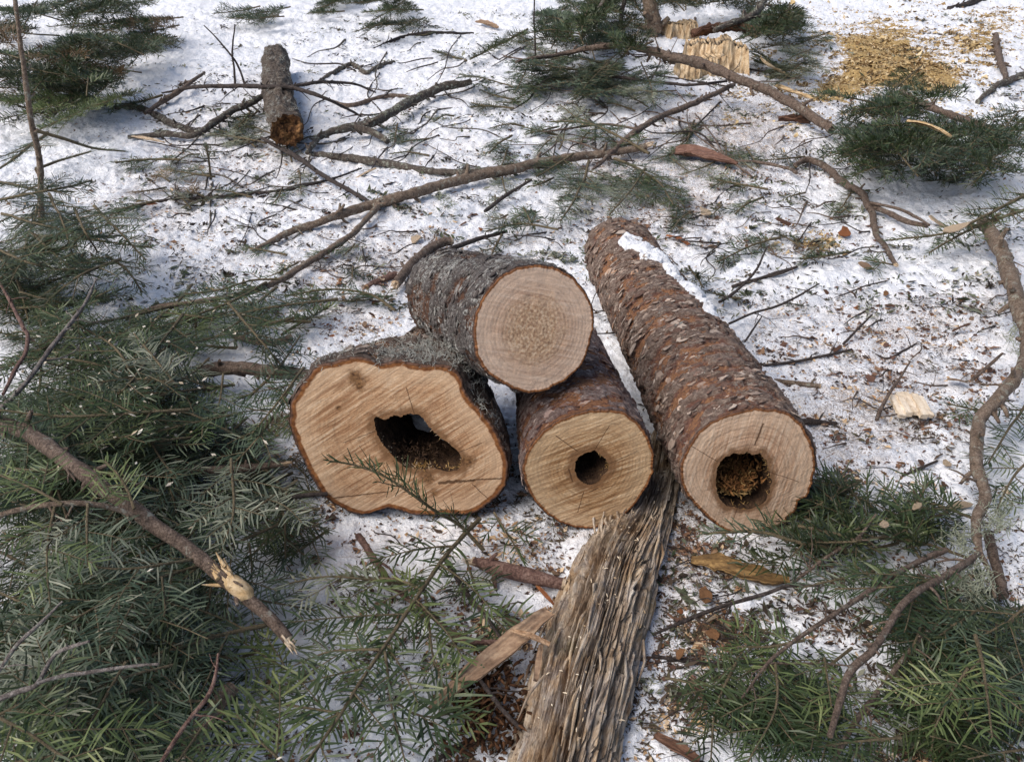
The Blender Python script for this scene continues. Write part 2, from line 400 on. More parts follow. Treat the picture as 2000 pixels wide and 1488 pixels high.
    c = b.mix(b.ramp(b.math('DIVIDE', e2, .05), [(barkw / .05 * .85, 1.0), (barkw / .05 * 1.1, 0.0)]), c, b.ramp(b.noise(90, detail=5), [(.3, (.13, .045, .016)), (.7, (.33, .14, .05))]))
    c = b.mix(b.ramp(b.math('DIVIDE', e2, .05), [(barkw / .05 * .22, 1.0), (barkw / .05 * .45, 0.0)]), c, b.ramp(b.noise(120), [(.35, (.06, .03, .02)), (.65, (.17, .09, .06))]))
    b.set('Base Color', c); b.set('Roughness', .8); b.set('Specular IOR Level', .2)
    b.bump(b.math('ADD', st, b.math('ADD', b.math('MULTIPLY', rv, .12), b.math('MULTIPLY', fuzz, .5))), .65, .0035)
    return b.m

def m_rot(name, stops, scale=55):
    b = NB(name); n = b.noise(scale, detail=6, rough=.7, dist=.5)
    b.set('Base Color', b.ramp(n, stops)); b.set('Roughness', .9); b.bump(n, 1.0, .012); return b.m
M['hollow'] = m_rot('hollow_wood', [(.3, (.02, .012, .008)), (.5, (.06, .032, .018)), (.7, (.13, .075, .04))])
M['rot'] = m_rot('rotten_heartwood', [(.3, (.07, .028, .010)), (.5, (.20, .085, .028)), (.7, (.46, .25, .09))])
M['punk'] = m_rot('punky_wood', [(.3, (.17, .085, .025)), (.5, (.36, .21, .075)), (.7, (.58, .40, .18))])
M['cream'] = m_rot('cream_wood', [(.28, (.25, .15, .07)), (.45, (.52, .36, .19)), (.65, (.76, .60, .40))], 30)
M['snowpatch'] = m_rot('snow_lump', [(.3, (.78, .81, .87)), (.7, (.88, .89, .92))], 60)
M['ice'] = m_rot('shaded_grey_ice', [(.3, (.12, .12, .13)), (.7, (.27, .275, .29))], 40)  # ice colour darkened to stand in for the shade inside the hollow

def polar(poly, c, n, first=False):
    A = np.asarray(poly, float) - c; B = np.roll(A, -1, 0)
    th = np.linspace(0, 2 * np.pi, n, endpoint=False); out = np.zeros(n)
    for i, t in enumerate(th):
        d = np.array((math.cos(t), math.sin(t))); e = B - A
        den = d[0] * e[:, 1] - d[1] * e[:, 0]; den[np.abs(den) < 1e-12] = 1e-12
        s = (A[:, 0] * e[:, 1] - A[:, 1] * e[:, 0]) / den
        u = (A[:, 0] * d[1] - A[:, 1] * d[0]) / den
        ok = (u >= -1e-6) & (u <= 1 + 1e-6) & (s > 0)
        out[i] = (s[ok].min() if first else s[ok].max()) if ok.any() else np.nan
    bad = np.isnan(out)
    if bad.any(): out[bad] = np.interp(th[bad], th[~bad], out[~bad])
    return out

def csmooth(a, k):
    for _ in range(k): a = (np.roll(a, 1) + 2 * a + np.roll(a, -1)) / 4
    return a

def frame(C, az, el):
    A = np.array((math.sin(az) * math.cos(el), math.cos(az) * math.cos(el), math.sin(el)))
    X = unit(np.cross(A, (0, 0, 1))); Yv = np.cross(X, A)
    m = Matrix.Identity(4)
    for i in range(3):
        m[i][0], m[i][1], m[i][2], m[i][3] = X[i], Yv[i], A[i], C[i]
    return m, X, Yv, A

def to_face(poly, C, X, Yv, A):
    out = []
    for px, py in poly:
        d = ray(px, py); o = np.array((0, 0, CAM_H)); t = np.dot(C - o, A) / np.dot(d, A); p = o + d * t - C
        out.append((np.dot(p, X), np.dot(p, Yv)))
    return np.array(out)

def make_log(name, label, outline, hole, cpx, z, az, el, L, rend, endshift, bark, face, seed, depth_in=.3, flake=.008, band=3.0,
             hollow_mat=None, smooth=3, nt_=440, lump=.0):
    C = GZ(cpx[0], cpx[1], z); fm, X, Yv, A = frame(C, math.radians(az), math.radians(el))
    root = empty(name, mat=fm); tag(root, label, 'log')
    out = to_face(outline, C, X, Yv, A)
    if isinstance(face, dict):
        face = dict(face); kn = face.pop('knots_px', ()); ck = face.pop('cracks_px', ())
        kk_ = [(*to_face([(x, y)], C, X, Yv, A)[0], r) for x, y, r in kn]
        cc_ = [(*to_face([(a_, b_)], C, X, Yv, A)[0], *to_face([(c_, d_)], C, X, Yv, A)[0], w_) for a_, b_, c_, d_, w_ in ck]
        face = m_face(knots=kk_, cracks=cc_, **face)
    hc = None
    if hole: hl = to_face(hole, C, X, Yv, A); hc = hl.mean(0)
    else: hc = out.mean(0)
    n = nt_; th = np.linspace(0, 2 * np.pi, n, endpoint=False)
    Ro = csmooth(polar(out, hc, n), smooth)
    Ro = Ro * (1 + .012 * (noise3(np.cos(th) * 14, np.sin(th) * 14, 0, seed) - .5) + .012 * (noise3(np.cos(th) * 40, np.sin(th) * 40, 1, seed) - .5))
    print(name, 'r', Ro.mean().round(3), 'low z', (C[2] + (hc[1] + Ro * np.sin(th)).min() * Yv[2]).round(3), 'C', C.round(2))
    # bark
    na = int(L / .0028); av = np.linspace(0, L, na)[:, None]; s = av / L; sm = s * s * (3 - 2 * s)
    Rg = Ro * (1 - sm) + rend * (1 + .06 * (noise3(np.cos(th) * 2, np.sin(th) * 2, 5, seed) - .5)) * sm
    ox = hc[0] * (1 - s) + endshift[0] * s; oy = hc[1] * (1 - s) + endshift[1] * s
    cx, cy = np.cos(th) * rend * 1.0, np.sin(th) * rend * 1.0
    fl = fbm3(cx * 26 + 0 * av, cy * 26 + 0 * av, av * 26 * band / 1.6, seed, 4, .62)
    wob = fbm3(cx * 6 + 0 * av, cy * 6 + 0 * av, av * 9, seed + 5, 3)
    q = np.clip((fl + .35 * (wob - .5) - .42) / .14, 0, 1); q = q * q * (3 - 2 * q)
    fine = fbm3(cx * 90 + 0 * av, cy * 90 + 0 * av, av * 130, seed + 9, 2)
    fade = np.clip(av / .012, .15, 1)
    D = (flake * (q - .6) + .9 * flake * (fine - .5) + lump * (wob - .5)) * fade
    Rg = Rg + D
    V = np.stack((ox + np.cos(th) * Rg, oy + np.sin(th) * Rg, av + 0 * Rg), -1)
    i = np.arange(na - 1)[:, None] * n; j = np.arange(n); k = (j + 1) % n
    Q = np.stack((i + j, i + n + j, i + n + k, i + k), -1).reshape(-1, 4)
    mb = MB(); mb.add(V.reshape(-1, 3), Q, 0, q.ravel()); mb.build('bark', M[bark] if isinstance(bark, str) else bark, root)
    # near cut face
    nr = 64; f = np.linspace(0, 1, nr)[:, None]
    if hole:
        Rh = csmooth(polar(hl, hc, n, True), 1); Rh = Rh * (1 + .05 * (noise3(np.cos(th) * 9, np.sin(th) * 9, 2, seed) - .5) + .04 * (noise3(np.cos(th) * 22, np.sin(th) * 22, 3, seed) - .5))
    else: Rh = np.full(n, .0005)
    r0 = V[0]; Rout = np.hypot(r0[:, 0] - hc[0], r0[:, 1] - hc[1]) - .0006
    rr = Rh + (Rout - Rh) * f
    x, y = hc[0] + np.cos(th) * rr, hc[1] + np.sin(th) * rr
    zz = -.0012 + .0022 * (fbm3(x * 60, y * 60, 0, seed + 3, 3) - .5)
    rag = np.clip(1 - (Rout - rr) / .012, 0, 1); zz = zz - rag * .004 * (noise3(np.cos(th) * 60 + 0 * f, np.sin(th) * 60 + 0 * f, 0, seed + 8) - .35)
    zz[-1] = .001
    i = np.arange(nr - 1)[:, None] * n
    Q = np.stack((i + j, i + n + j, i + n + k, i + k), -1).reshape(-1, 4)
    mb = MB(); mb.add(np.stack((x, y, zz), -1).reshape(-1, 3), Q)
    at = {'edge': (Rout - rr).ravel(), 'hole': (rr - Rh).ravel(), 'rad': (rr if hole is None else (rr / Rout * Rout.mean())).ravel()}
    mb.build('cut_face', face, root, attrs=at)
    # hollow
    if hole:
        nh = 70; dd = (np.linspace(0, 1, nh) ** 1.3 * depth_in)[:, None]; ss = dd / depth_in
        Rq = Rh * (1 + .25 * ss - .9 * np.clip(ss - .85, 0, 1) / .15 * .9) * (1 + .30 * np.clip(ss * 5, 0, 1) * (fbm3(np.cos(th) * 3 + 0 * ss, np.sin(th) * 3 + 0 * ss, dd * 22, seed + 4, 4) - .5))
        Rq = np.minimum(Rq, Rout * .86)
        V2 = np.stack((hc[0] + np.cos(th) * Rq, hc[1] + np.sin(th) * Rq, dd + 0 * Rq), -1)
        i = np.arange(nh - 1)[:, None] * n
        Q = np.stack((i + j, i + k, i + n + k, i + n + j), -1).reshape(-1, 4)
        mb = MB(); mb.add(V2.reshape(-1, 3), Q); e = V2[-1]
        mb.add(np.vstack((e, e.mean(0))), np.stack((j, k, np.full(n, n)), -1))
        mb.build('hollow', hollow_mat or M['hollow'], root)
    # far end
    e = V[-1]; mb = MB(); rings = [e]
    c0 = e.mean(0)
    for t in np.linspace(.9, .1, 9): rings.append(c0 + (e - c0) * t + np.array((0, 0, 1)) * (noise3(e[:, 0] * 50, e[:, 1] * 50, t * 9, seed)[:, None] - .5) * .012)
    VV = np.concatenate(rings + [c0[None]]); nn = len(rings)
    i = np.arange(nn - 1)[:, None] * n
    mb.add(VV, np.stack((i + j, i + n + j, i + n + k, i + k), -1).reshape(-1, 4)); b0 = (nn - 1) * n
    mb.f.append(np.stack((b0 + j, np.full(n, nn * n), b0 + k), -1)); mb.m.append(np.zeros(n, int))
    mb.build('far_end', M['cream'], root)
    return dict(root=root, Rh=Rh, V=V, fm=fm, th=th, hc=hc, C=C, Ro=Ro, A=A, X=X, Y=Yv)

def scales(lg, n, size, stops, seed, amax=1.0):
    """loose curled scales of bark all over a log"""
    q = np.random.default_rng(seed); V = lg['V']; na, nt, _ = V.shape
    i = q.integers(4, int(na * amax) - 4, n); j = q.integers(0, nt, n); P = V[i, j]; Cn = V.mean(1)[i]
    N = unit((P - Cn) * (1, 1, 0)); A = np.zeros((n, 3)); A[:, 2] = 1; T = np.cross(A, N)
    k = q.normal(0, .25, n)[:, None]; T, A = T * np.cos(k) + A * np.sin(k), A * np.cos(k) - T * np.sin(k)
    w = (size * np.exp(np.clip(q.normal(0, .45, n), -1, .75)))[:, None]; h = w * q.uniform(.3, .75, (n, 1)); lift = w * q.uniform(.05, .30, (n, 1)); sg = np.where(q.random((n, 1)) < .7, -1, 1)
    r_ = lambda: q.normal(0, .16, (n, 1))
    B = P - N * .0008
    pts = [B - T * w * (1 + r_()) + A * h * r_(), B - T * w * .45 * (1 + r_()) + A * sg * h * (1 + r_()) + N * lift * (1 + r_()), B + T * w * .5 * (1 + r_()) + A * sg * h * (1 + r_()) + N * lift * (1 + r_()),
           B + T * w * (1 + r_()) + A * h * r_(), B + T * w * .4 * (1 + r_()) - A * sg * h * .6, B - T * w * .5 * (1 + r_()) - A * sg * h * .6]
    top = np.stack(pts, 1); bot = top - N[:, None] * .0016; VV = np.concatenate((top, bot), 1).reshape(-1, 3); o = np.arange(n)[:, None] * 12
    mb = MB(); fl = [o + np.array((0, 1, 2, 3, 4, 5))]; v = np.repeat(q.random(n), 12)
    mb.add(VV, fl[0], 0, v)
    sd = np.concatenate([o + np.array((a, a + 6, (a + 1) % 6 + 6, (a + 1) % 6)) for a in range(6)]); mb.f.append(sd); mb.m.append(np.zeros(len(sd), int))
    b = NB('bark_scale'); n1 = b.noise(160, detail=4, rough=.7)
    c = b.ramp(b.math('ADD', b.math('MULTIPLY', b.attr('var'), .7), b.math('MULTIPLY', n1, .3)), stops); b.set('Base Color', c); b.set('Roughness', .85); b.bump(n1, .8, .004)
    ob = mb.build('bark_scales', b.m, next(c for c in lg['root'].children if c.name.startswith('bark')), smooth=False); ob['kind'] = 'stuff'
def rim(lg, n, ln, mat, seed, arc=(0, 6.283)):
    """torn fibres around the mouth of a hollow"""
    q = np.random.default_rng(seed); mb = MB(); Rh = lg['Rh']; nt = len(Rh); hc = lg['hc']
    for _ in range(n):
        t = q.uniform(*arc); r = Rh[int(t / 6.283 * nt) % nt]; o = np.array((math.cos(t), math.sin(t), 0)); a = q.uniform(-.001, .02)
        p = np.array((hc[0], hc[1], 0)) + o * r * 1.02 + (0, 0, a); d = unit(-o * q.uniform(.1, 1) + q.normal(size=3) * .6 + (0, 0, -.1)); l = ln * q.uniform(.3, 1.4)
        add_tube(mb, np.array([p - d * l * .3, p + d * l * .4 + q.normal(size=3) * l * .06, p + d * l]), [ln * .10, ln * .12, ln * .03], 5, 0, .2, _, q.random())
    mb.build('torn_rim', mat, next(c for c in lg['root'].children if c.name.startswith('hollow')))

def shell(lg, name, mask, thick, mat, parent, label=None, a=(0, 1), stepa=1):
    """a layer lying on part of a log's surface: thick where mask is above 0, sunk into the bark elsewhere"""
    V = lg['V']; na, n, _ = V.shape
    i0, i1 = int(a[0] * na), int(a[1] * na)
    P = V[i0:i1]; m = mask(np.linspace(a[0], a[1], i1 - i0)[:, None], lg['th'][None, :], P)
    ax = P.mean(1, keepdims=True); nrm = unit((P - ax) * np.array((1, 1, 0)))
    P2 = P + nrm * np.clip(m, -.25, 1)[..., None] * thick
    k = np.arange(i1 - i0 - 1)[:, None] * n; j = np.arange(n); jj = (j + 1) % n
    Q = np.stack((k + j, k + n + j, k + n + jj, k + jj), -1).reshape(-1, 4)
    keep = (m.ravel()[Q] > -.1).any(1); Q = Q[keep]
    if not len(Q): return None
    used, inv = np.unique(Q.ravel(), return_inverse=True)
    mb = MB(); mb.add(P2.reshape(-1, 3)[used], inv.reshape(-1, 4))
    o = mb.build(name, mat, parent)
    return o

cropL = lambda P: [(550 + x * .23, 680 + y * .23) for x, y in P]
cropR = lambda P: [(1000 + x * .31, 740 + y * .31) for x, y in P]
cropT = lambda P: [(550 + x * .3831, 480 + y * .3831) for x, y in P]
OUT_L = cropL([(380,130),(520,90),(650,72),(740,85),(820,130),(880,128),(950,105),(1020,98),(1080,125),(1200,142),(1350,138),(1440,162),(1500,210),(1540,290),(1560,370),(1610,440),(1690,510),(1770,620),(1850,740),(1900,860),(1930,960),(1925,1080),(1900,1170),(1830,1260),(1740,1330),(1660,1390),(1550,1412),(1400,1405),(1250,1412),(1120,1415),(1000,1375),(900,1352),(800,1380),(700,1410),(620,1408),(560,1385),(480,1340),(400,1290),(340,1240),(290,1160),(240,1060),(190,970),(140,870),(110,780),(80,690),(65,590),(80,490),(110,410),(150,340),(210,270),(270,190),(310,145)])
HOLE_L = cropL([(790,600),(820,575),(850,600),(880,607),(930,580),(980,565),(1010,582),(1040,560),(1110,555),(1180,565),(1215,610),(1250,660),(1310,720),(1370,770),(1440,820),(1500,880),(1530,925),(1525,975),(1500,1030),(1420,1050),(1350,1030),(1280,1010),(1220,1030),(1150,1020),(1060,1010),(1000,970),(950,920),(900,860),(850,800),(810,740),(792,660)])
OUT_M = cropR([(58,560),(90,450),(180,330),(280,260),(400,210),(500,190),(620,188),(720,208),(800,270),(860,360),(897,470),(892,580),(860,665),(800,760),(720,850),(620,910),(500,942),(390,937),(280,893),(190,830),(120,740),(78,650)])
HOLE_M = cropR([(400,520),(420,490),(460,465),(520,446),(560,478),(590,500),(612,540),(600,580),(570,605),(550,640),(500,665),(450,655),(410,620),(395,570)])
OUT_R = cropR([(1053,560),(1080,480),(1120,400),(1170,330),(1250,270),(1340,222),(1450,192),(1560,178),(1660,185),(1750,215),(1820,270),(1870,350),(1905,450),(1914,560),(1892,660),(1862,740),(1800,765),(1795,830),(1740,870),(1718,910),(1640,940),(1500,965),(1400,968),(1320,945),(1250,890),(1170,820),(1100,730),(1065,650)])
HOLE_R = cropR([(1285,590),(1310,520),(1350,485),(1400,465),(1440,472),(1480,455),(1510,478),(1560,465),(1600,510),(1620,580),(1637,640),(1620,720),(1570,790),(1500,812),(1420,817),(1350,792),(1295,740),(1283,660)])
OUT_T = cropT([(970,430),(985,340),(1030,240),(1100,160),(1190,110),(1300,92),(1400,110),(1490,160),(1550,230),(1588,320),(1592,420),(1572,520),(1530,610),(1450,690),(1360,735),(1260,754),(1180,735),(1100,692),(1030,640),(985,560)])

M['bark_right'] = m_bark('flaky_bark', [(.07, .045, .037), (.22, .155, .125), (.40, .325, .27)], [(.10, .046, .036), (.26, .135, .10)], [(.24, .105, .05), (.46, .245, .125)], lich=.3, streak=.75, grad=.13, band=2.2)
M['bark_mid'] = m_bark('reddish_bark', [(.07, .045, .042), (.19, .13, .115), (.36, .295, .27)], [(.075, .03, .024), (.15, .068, .052)], [(.22, .09, .04), (.38, .19, .09)], lich=.35, streak=.7, band=2.2, lc=(.30, .28, .27))
M['bark_top'] = m_bark('lichen_bark', [(.045, .037, .036), (.10, .085, .08), (.20, .18, .17)], [(.035, .02, .018), (.10, .05, .035)], [(.15, .07, .035), (.26, .13, .07)], lich=.75, streak=.35, band=1.2, lc=(.40, .40, .38))
M['bark_left'] = m_bark('knobbly_bark', [(.04, .03, .026), (.11, .08, .065), (.21, .165, .14)], [(.045, .025, .018), (.13, .068, .045)], [(.24, .11, .05), (.42, .23, .115)], lich=.45, streak=.6, band=1.0, lc=(.46, .46, .42))

T_tan = [(.34, .18, .095), (.53, .325, .185), (.75, .55, .37)]
cl = lambda x, y: (550 + x * .23, 680 + y * .23)
face_l = dict(name='sawn_face_streaked', ang=math.radians(36), tones=T_tan, ring=.45, heart=.020, barkw=.0125, stain=(.43, .215, .095), streak=.64,
              knots_px=[(*cl(640, 250), .020), (*cl(660, 320), .012), (*cl(485, 505), .006), (*cl(1250, 1110), .017), (*cl(1300, 1230), .010), (*cl(1590, 960), .016)],
              cracks_px=[(*cl(370, 1275), *cl(900, 1215), .0016), (*cl(1330, 1145), *cl(1640, 1115), .0035), (*cl(1600, 1115), *cl(1930, 1098), .002), (*cl(1620, 1150), *cl(1750, 1275), .001), (*cl(1130, 560), *cl(1060, 330), .0009), (*cl(800, 700), *cl(520, 800), .0009), (*cl(1500, 880), *cl(1700, 800), .0009)])
face_m = dict(name='sawn_face_ochre', ang=math.radians(22), tones=[(.28, .145, .065), (.47, .285, .145), (.72, .53, .335)], ring=.75, heart=.020, barkw=.0065, streak=.72,
              cracks_px=[(1085, 850, 1128, 880, .0012), (1150, 960, 1168, 952, .0012), (1110, 915, 1118, 940, .0014), (1190, 905, 1245, 880, .0009), (1140, 960, 1128, 1000, .0009), (1160, 880, 1190, 830, .0008)])
face_r = dict(name='sawn_face_ringed', ang=math.radians(82), tones=[(.42, .24, .145), (.60, .395, .26), (.76, .575, .415)], ring=1.0, heart=.014, barkw=.0065, streak=.6, stain=(.44, .27, .155), cracks_px=[(1490, 826, 1474, 868, .0022), (1500, 920, 1560, 940, .0008), (1400, 900, 1350, 870, .0008), (1440, 990, 1430, 1020, .0008)])
face_t = dict(name='sawn_face_pale', ang=math.radians(-22), tones=[(.40, .245, .16), (.56, .38, .265), (.72, .55, .415)], ring=.8, heart=0, barkw=.006, streak=.42, dust=.078, stain=(.40, .26, .165))

LR = make_log('hollow_log', 'longest log with flaking orange red bark and a round hollow at its sawn end', OUT_R, HOLE_R, (1462, 915), .163, -6.5, 0, 1.17, .105, (-.002, -.03), 'bark_right', face_r, 21, .30, flake=.0115, band=3.0)
LM = make_log('hollow_log', 'short log under the top one, with a small dark hole in its ochre sawn face', OUT_M, HOLE_M, (1143, 915), .155, -4, 0, .55, .105, (0, -.02), 'bark_mid', face_m, 33, .25, flake=.006, band=2.4)
LL = make_log('gnarled_log', 'wide lumpy log with a large ragged dark hollow and thick orange bark rim', OUT_L, HOLE_L, (790, 852), .205, 2, -3, .44, .10, (.025, -.05), 'bark_left', face_l, 45, .30, flake=.010, band=1.4, lump=.012)
LT = make_log('solid_log', 'pale sawn log without a hole, resting on top of two other logs', OUT_T, None, (1043, 640), .425, -27, -15, .43, .104, (0, 0), 'bark_top', face_t, 57, flake=.009, band=1.3)

scales(LR, 6200, .0072, [(.15, (.075, .045, .036)), (.4, (.20, .125, .098)), (.6, (.32, .25, .205)), (.78, (.42, .35, .30)), (.9, (.42, .20, .09))], 3)
scales(LM, 2200, .006, [(.15, (.06, .03, .026)), (.45, (.17, .10, .082)), (.75, (.33, .265, .24)), (.9, (.36, .19, .10))], 4)
scales(LT, 2300, .006, [(.15, (.035, .027, .025)), (.45, (.11, .09, .082)), (.75, (.24, .225, .21)), (.92, (.48, .48, .45))], 5)
scales(LL, 2600, .006, [(.15, (.04, .027, .022)), (.45, (.12, .085, .068)), (.75, (.24, .20, .175)), (.92, (.50, .49, .45))], 6)
rim(LL, 90, .010, M['punk'], 3, (4.6, 6.6)); rim(LL, 110, .006, M['pale_wood'], 4); rim(LM, 46, .006, M['punk'], 5, (-.9, 1.4)); rim(LR, 90, .008, M['punk'], 6)

# ------------------------------------------------------------------ bare branches
RK = .80
def path3(pts, z=None, rpx=3, step=.012):
    """pts: (px, py) or (px, py, height above snow); returns a smooth line in the place and its radii"""
    n0 = len(pts); rpx = [x * RK for x in rpx] if hasattr(rpx, '__len__') else rpx * RK
    rp = np.interp(np.linspace(0, 1, n0), np.linspace(0, 1, len(rpx)), rpx) if hasattr(rpx, '__len__') else np.full(n0, float(rpx))
    zs = None if z is None else (np.interp(np.linspace(0, 1, n0), np.linspace(0, 1, len(z)), z) if hasattr(z, '__len__') else np.full(n0, float(z)))
    W_, r_ = [], []
    for i, p in enumerate(pts):
        if len(p) == 4: q = np.array(p[:3]); r_.append(rp[i] * depth(q) / F); W_.append(q); continue
        dz = p[2] if len(p) > 2 else (zs[i] if zs is not None else None)
        t = depth(G(p[0], p[1])); r = rp[i] * t / F
        if dz is None: dz = r * .9
        q = G(p[0], p[1], dz); W_.append(q); r_.append(rp[i] * depth(q) / F)
    L = sum(np.linalg.norm(np.array(W_[i + 1]) - W_[i]) for i in range(n0 - 1))
    n = max(6, int(L / step))
    S = spline(np.column_stack((np.array(W_), r_)), n)
    return S[:, :3], np.maximum(S[:, 3], .0008), L

def wiggle(P, amp, seed, fr=9.0):
    L = np.concatenate(([0], np.cumsum(np.linalg.norm(np.diff(P, axis=0), axis=1))))
    w = np.stack([fbm2(L * fr, 3.3 * k, seed + k, 3) - .5 for k in range(3)], -1)
    e = np.minimum(1, np.minimum(np.arange(len(P)), np.arange(len(P))[::-1]) / 4.0)[:, None]
    return P + w * amp * e

def splinters(mb, p, d, r, n, ln, seed, mat=0):
    q = np.random.default_rng(seed); d = unit(d)
    u = unit(np.cross(d, (0.3, .2, 1))); v = np.cross(d, u)
    for _ in range(n):
        a = q.uniform(0, 6.28); o = (u * math.cos(a) + v * math.sin(a)) * r * q.uniform(.1, .85)
        l = ln * q.uniform(.4, 1.2); e = p + o * 1.1 + d * l + (u * q.normal() + v * q.normal()) * l * .16
        add_tube(mb, np.array([p + o - d * r, p + o * 1.05 + d * l * .5, e]), [r * .3, r * .22, r * .05], 5, mat, seed=seed)

def lichen_tufts(mb, pts, size, n, seed):
    q = np.random.default_rng(seed)
    for c in pts:
        for _ in range(n):
            d = unit(q.normal(size=3) + np.array((0, 0, .5))); P = [np.array(c) + q.normal(size=3) * size * .25]
            for k in range(5):
                d = unit(d + q.normal(size=3) * .55); P.append(P[-1] + d * size * .22)
            P = np.array(P); P[:, 2] = np.maximum(P[:, 2], height(P[:, 0], P[:, 1]) + .002)
            add_tube(mb, P, np.linspace(size * .035, size * .012, 6), 4, 0, var=q.random(), caps=False)

_seed = [100]
def br(label, pts, r, mat='brown_twig', z=None, name='bare_branch', cat='branch', tw=4, tl=.08, group=None, end=None, start=None, amp=None, side=(), tuft=0, rough=.35, step=.010):
    _seed[0] += 13; sd_ = _seed[0]
    P, rad, L = path3(pts, z, r, step)
    P = wiggle(P, (amp if amp is not None else max(.004, rad.mean() * .9)), sd_)
    gz = height(P[:, 0], P[:, 1])
    P[:, 2] = np.maximum(P[:, 2], gz + rad * .3)
    kn = 1 + .12 * np.clip(fbm2(np.arange(len(P)) * .35, 0, sd_, 2) - .55, 0, 1) * 4
    mb = MB(); add_tube(mb, P, rad * kn, 16 if rad.max() > .008 else 7, 0, rough * .55, sd_)
    if rad.max() > .008:
        V0 = mb.v[0].reshape(len(P), -1, 3); dd = unit(V0 - P[:, None]); mb.v[0] = (V0 + dd * (rad[:, None] * .16 * (fbm3(V0[..., 0] * 70, V0[..., 1] * 70, V0[..., 2] * 70, sd_, 3, .65) - .5) * 2)[..., None]).reshape(-1, 3)
    q = np.random.default_rng(sd_)
    T, N, B = frames(P)
    for k in range(int(L / .07) if rad.max() > .003 else 0):          # knots and snapped twig stubs along the bark
        i = q.integers(2, len(P) - 2); a = q.uniform(0, 6.28); dn = N[i] * math.cos(a) + B[i] * math.sin(a); ll = rad[i] * q.uniform(1.2, 3.2)
        add_tube(mb, np.array([P[i], P[i] + (dn + T[i] * .3) * ll * .6, P[i] + (dn + T[i] * q.uniform(.2, .8)) * ll]), [rad[i] * .55, rad[i] * .38, rad[i] * .28], 6, 0, .3, sd_ + k)
    o = mb.build(name, M[mat]); tag(o, label, cat, group)
    for k in range(tw):
        i = int(np.clip(q.uniform(.08, .95), 0, 1) * (len(P) - 1)); a = q.uniform(-.4, 3.5)
        d = unit(T[i] * q.uniform(.3, 1.1) * q.choice((-1, 1), p=(.2, .8)) + (B[i] * math.cos(a) + np.array((0, 0, 1)) * abs(math.sin(a)) * .45) * q.choice((-1, 1)) * 1.0)
        d[2] = abs(d[2]) * .5
        l = tl * q.uniform(.35, 1.3); Q = [P[i]]
        for s in range(5):
            d = unit(d + q.normal(size=3) * .22 - np.array((0, 0, .05))); Q.append(Q[-1] + d * l / 5)
        Q = np.array(Q); Q[:, 2] = np.maximum(Q[:, 2], height(Q[:, 0], Q[:, 1]) + .002)
        r0 = min(rad[i] * .5, .0035)
        m2 = MB(); add_tube(m2, Q, np.linspace(r0, r0 * .4, len(Q)), 6, 0, .2, sd_ + k)
        if q.random() < .5:
            j = 3; d2 = unit(d + q.normal(size=3) * .7); d2[2] = abs(d2[2]) * .3
            Q2 = np.array([Q[j], Q[j] + d2 * l * .25, Q[j] + d2 * l * .5 + q.normal(size=3) * l * .05]); Q2[1:, 2] = np.maximum(Q2[1:, 2], height(Q2[1:, 0], Q2[1:, 1]) + .002)
            add_tube(m2, Q2, [r0 * .6, r0 * .45, r0 * .3], 5, 0)
        m2.build('twig', M[mat], o)
    for sp, sr, sz in side:
        SP, srad, _ = path3(sp, sz, sr, step); SP = wiggle(SP, max(.004, srad.mean() * .7), sd_ + 3)
        m2 = MB(); add_tube(m2, SP, srad, 10, 0, rough, sd_ + 7); m2.build('side_branch', M[mat], o)
    for which, e in ((-1, end), (0, start)):
        if e:
            m2 = MB(); d = T[-1] if which == -1 else -T[0]
            rr = rad[which]
            add_tube(m2, np.array([P[which] - d * rr * .2, P[which] + d * rr * .35]), [rr * 1.02, rr * .8], 10, 0, .3, sd_)
            if e != 'cut': splinters(m2, P[which], d, rr, 9, rr * 2.6, sd_)
            m2.build('cut_end' if e == 'cut' else 'broken_end', M['pale_wood' if e != 'red' else 'peeled'], o)
    if tuft:
        for ii in q.integers(0, len(P), (tuft + 1) // 2):
            m2 = MB(); lichen_tufts(m2, [P[ii] + B[ii] * rad[ii] * q.uniform(-.6, .6) + np.array((0, 0, 1)) * rad[ii] * .8], max(.010, rad.mean() * 1.1), 9, sd_ + ii)
            m2.build('lichen', M['lichen'], o)
    o['_'] = 0; del o['_']
    return o, P, rad

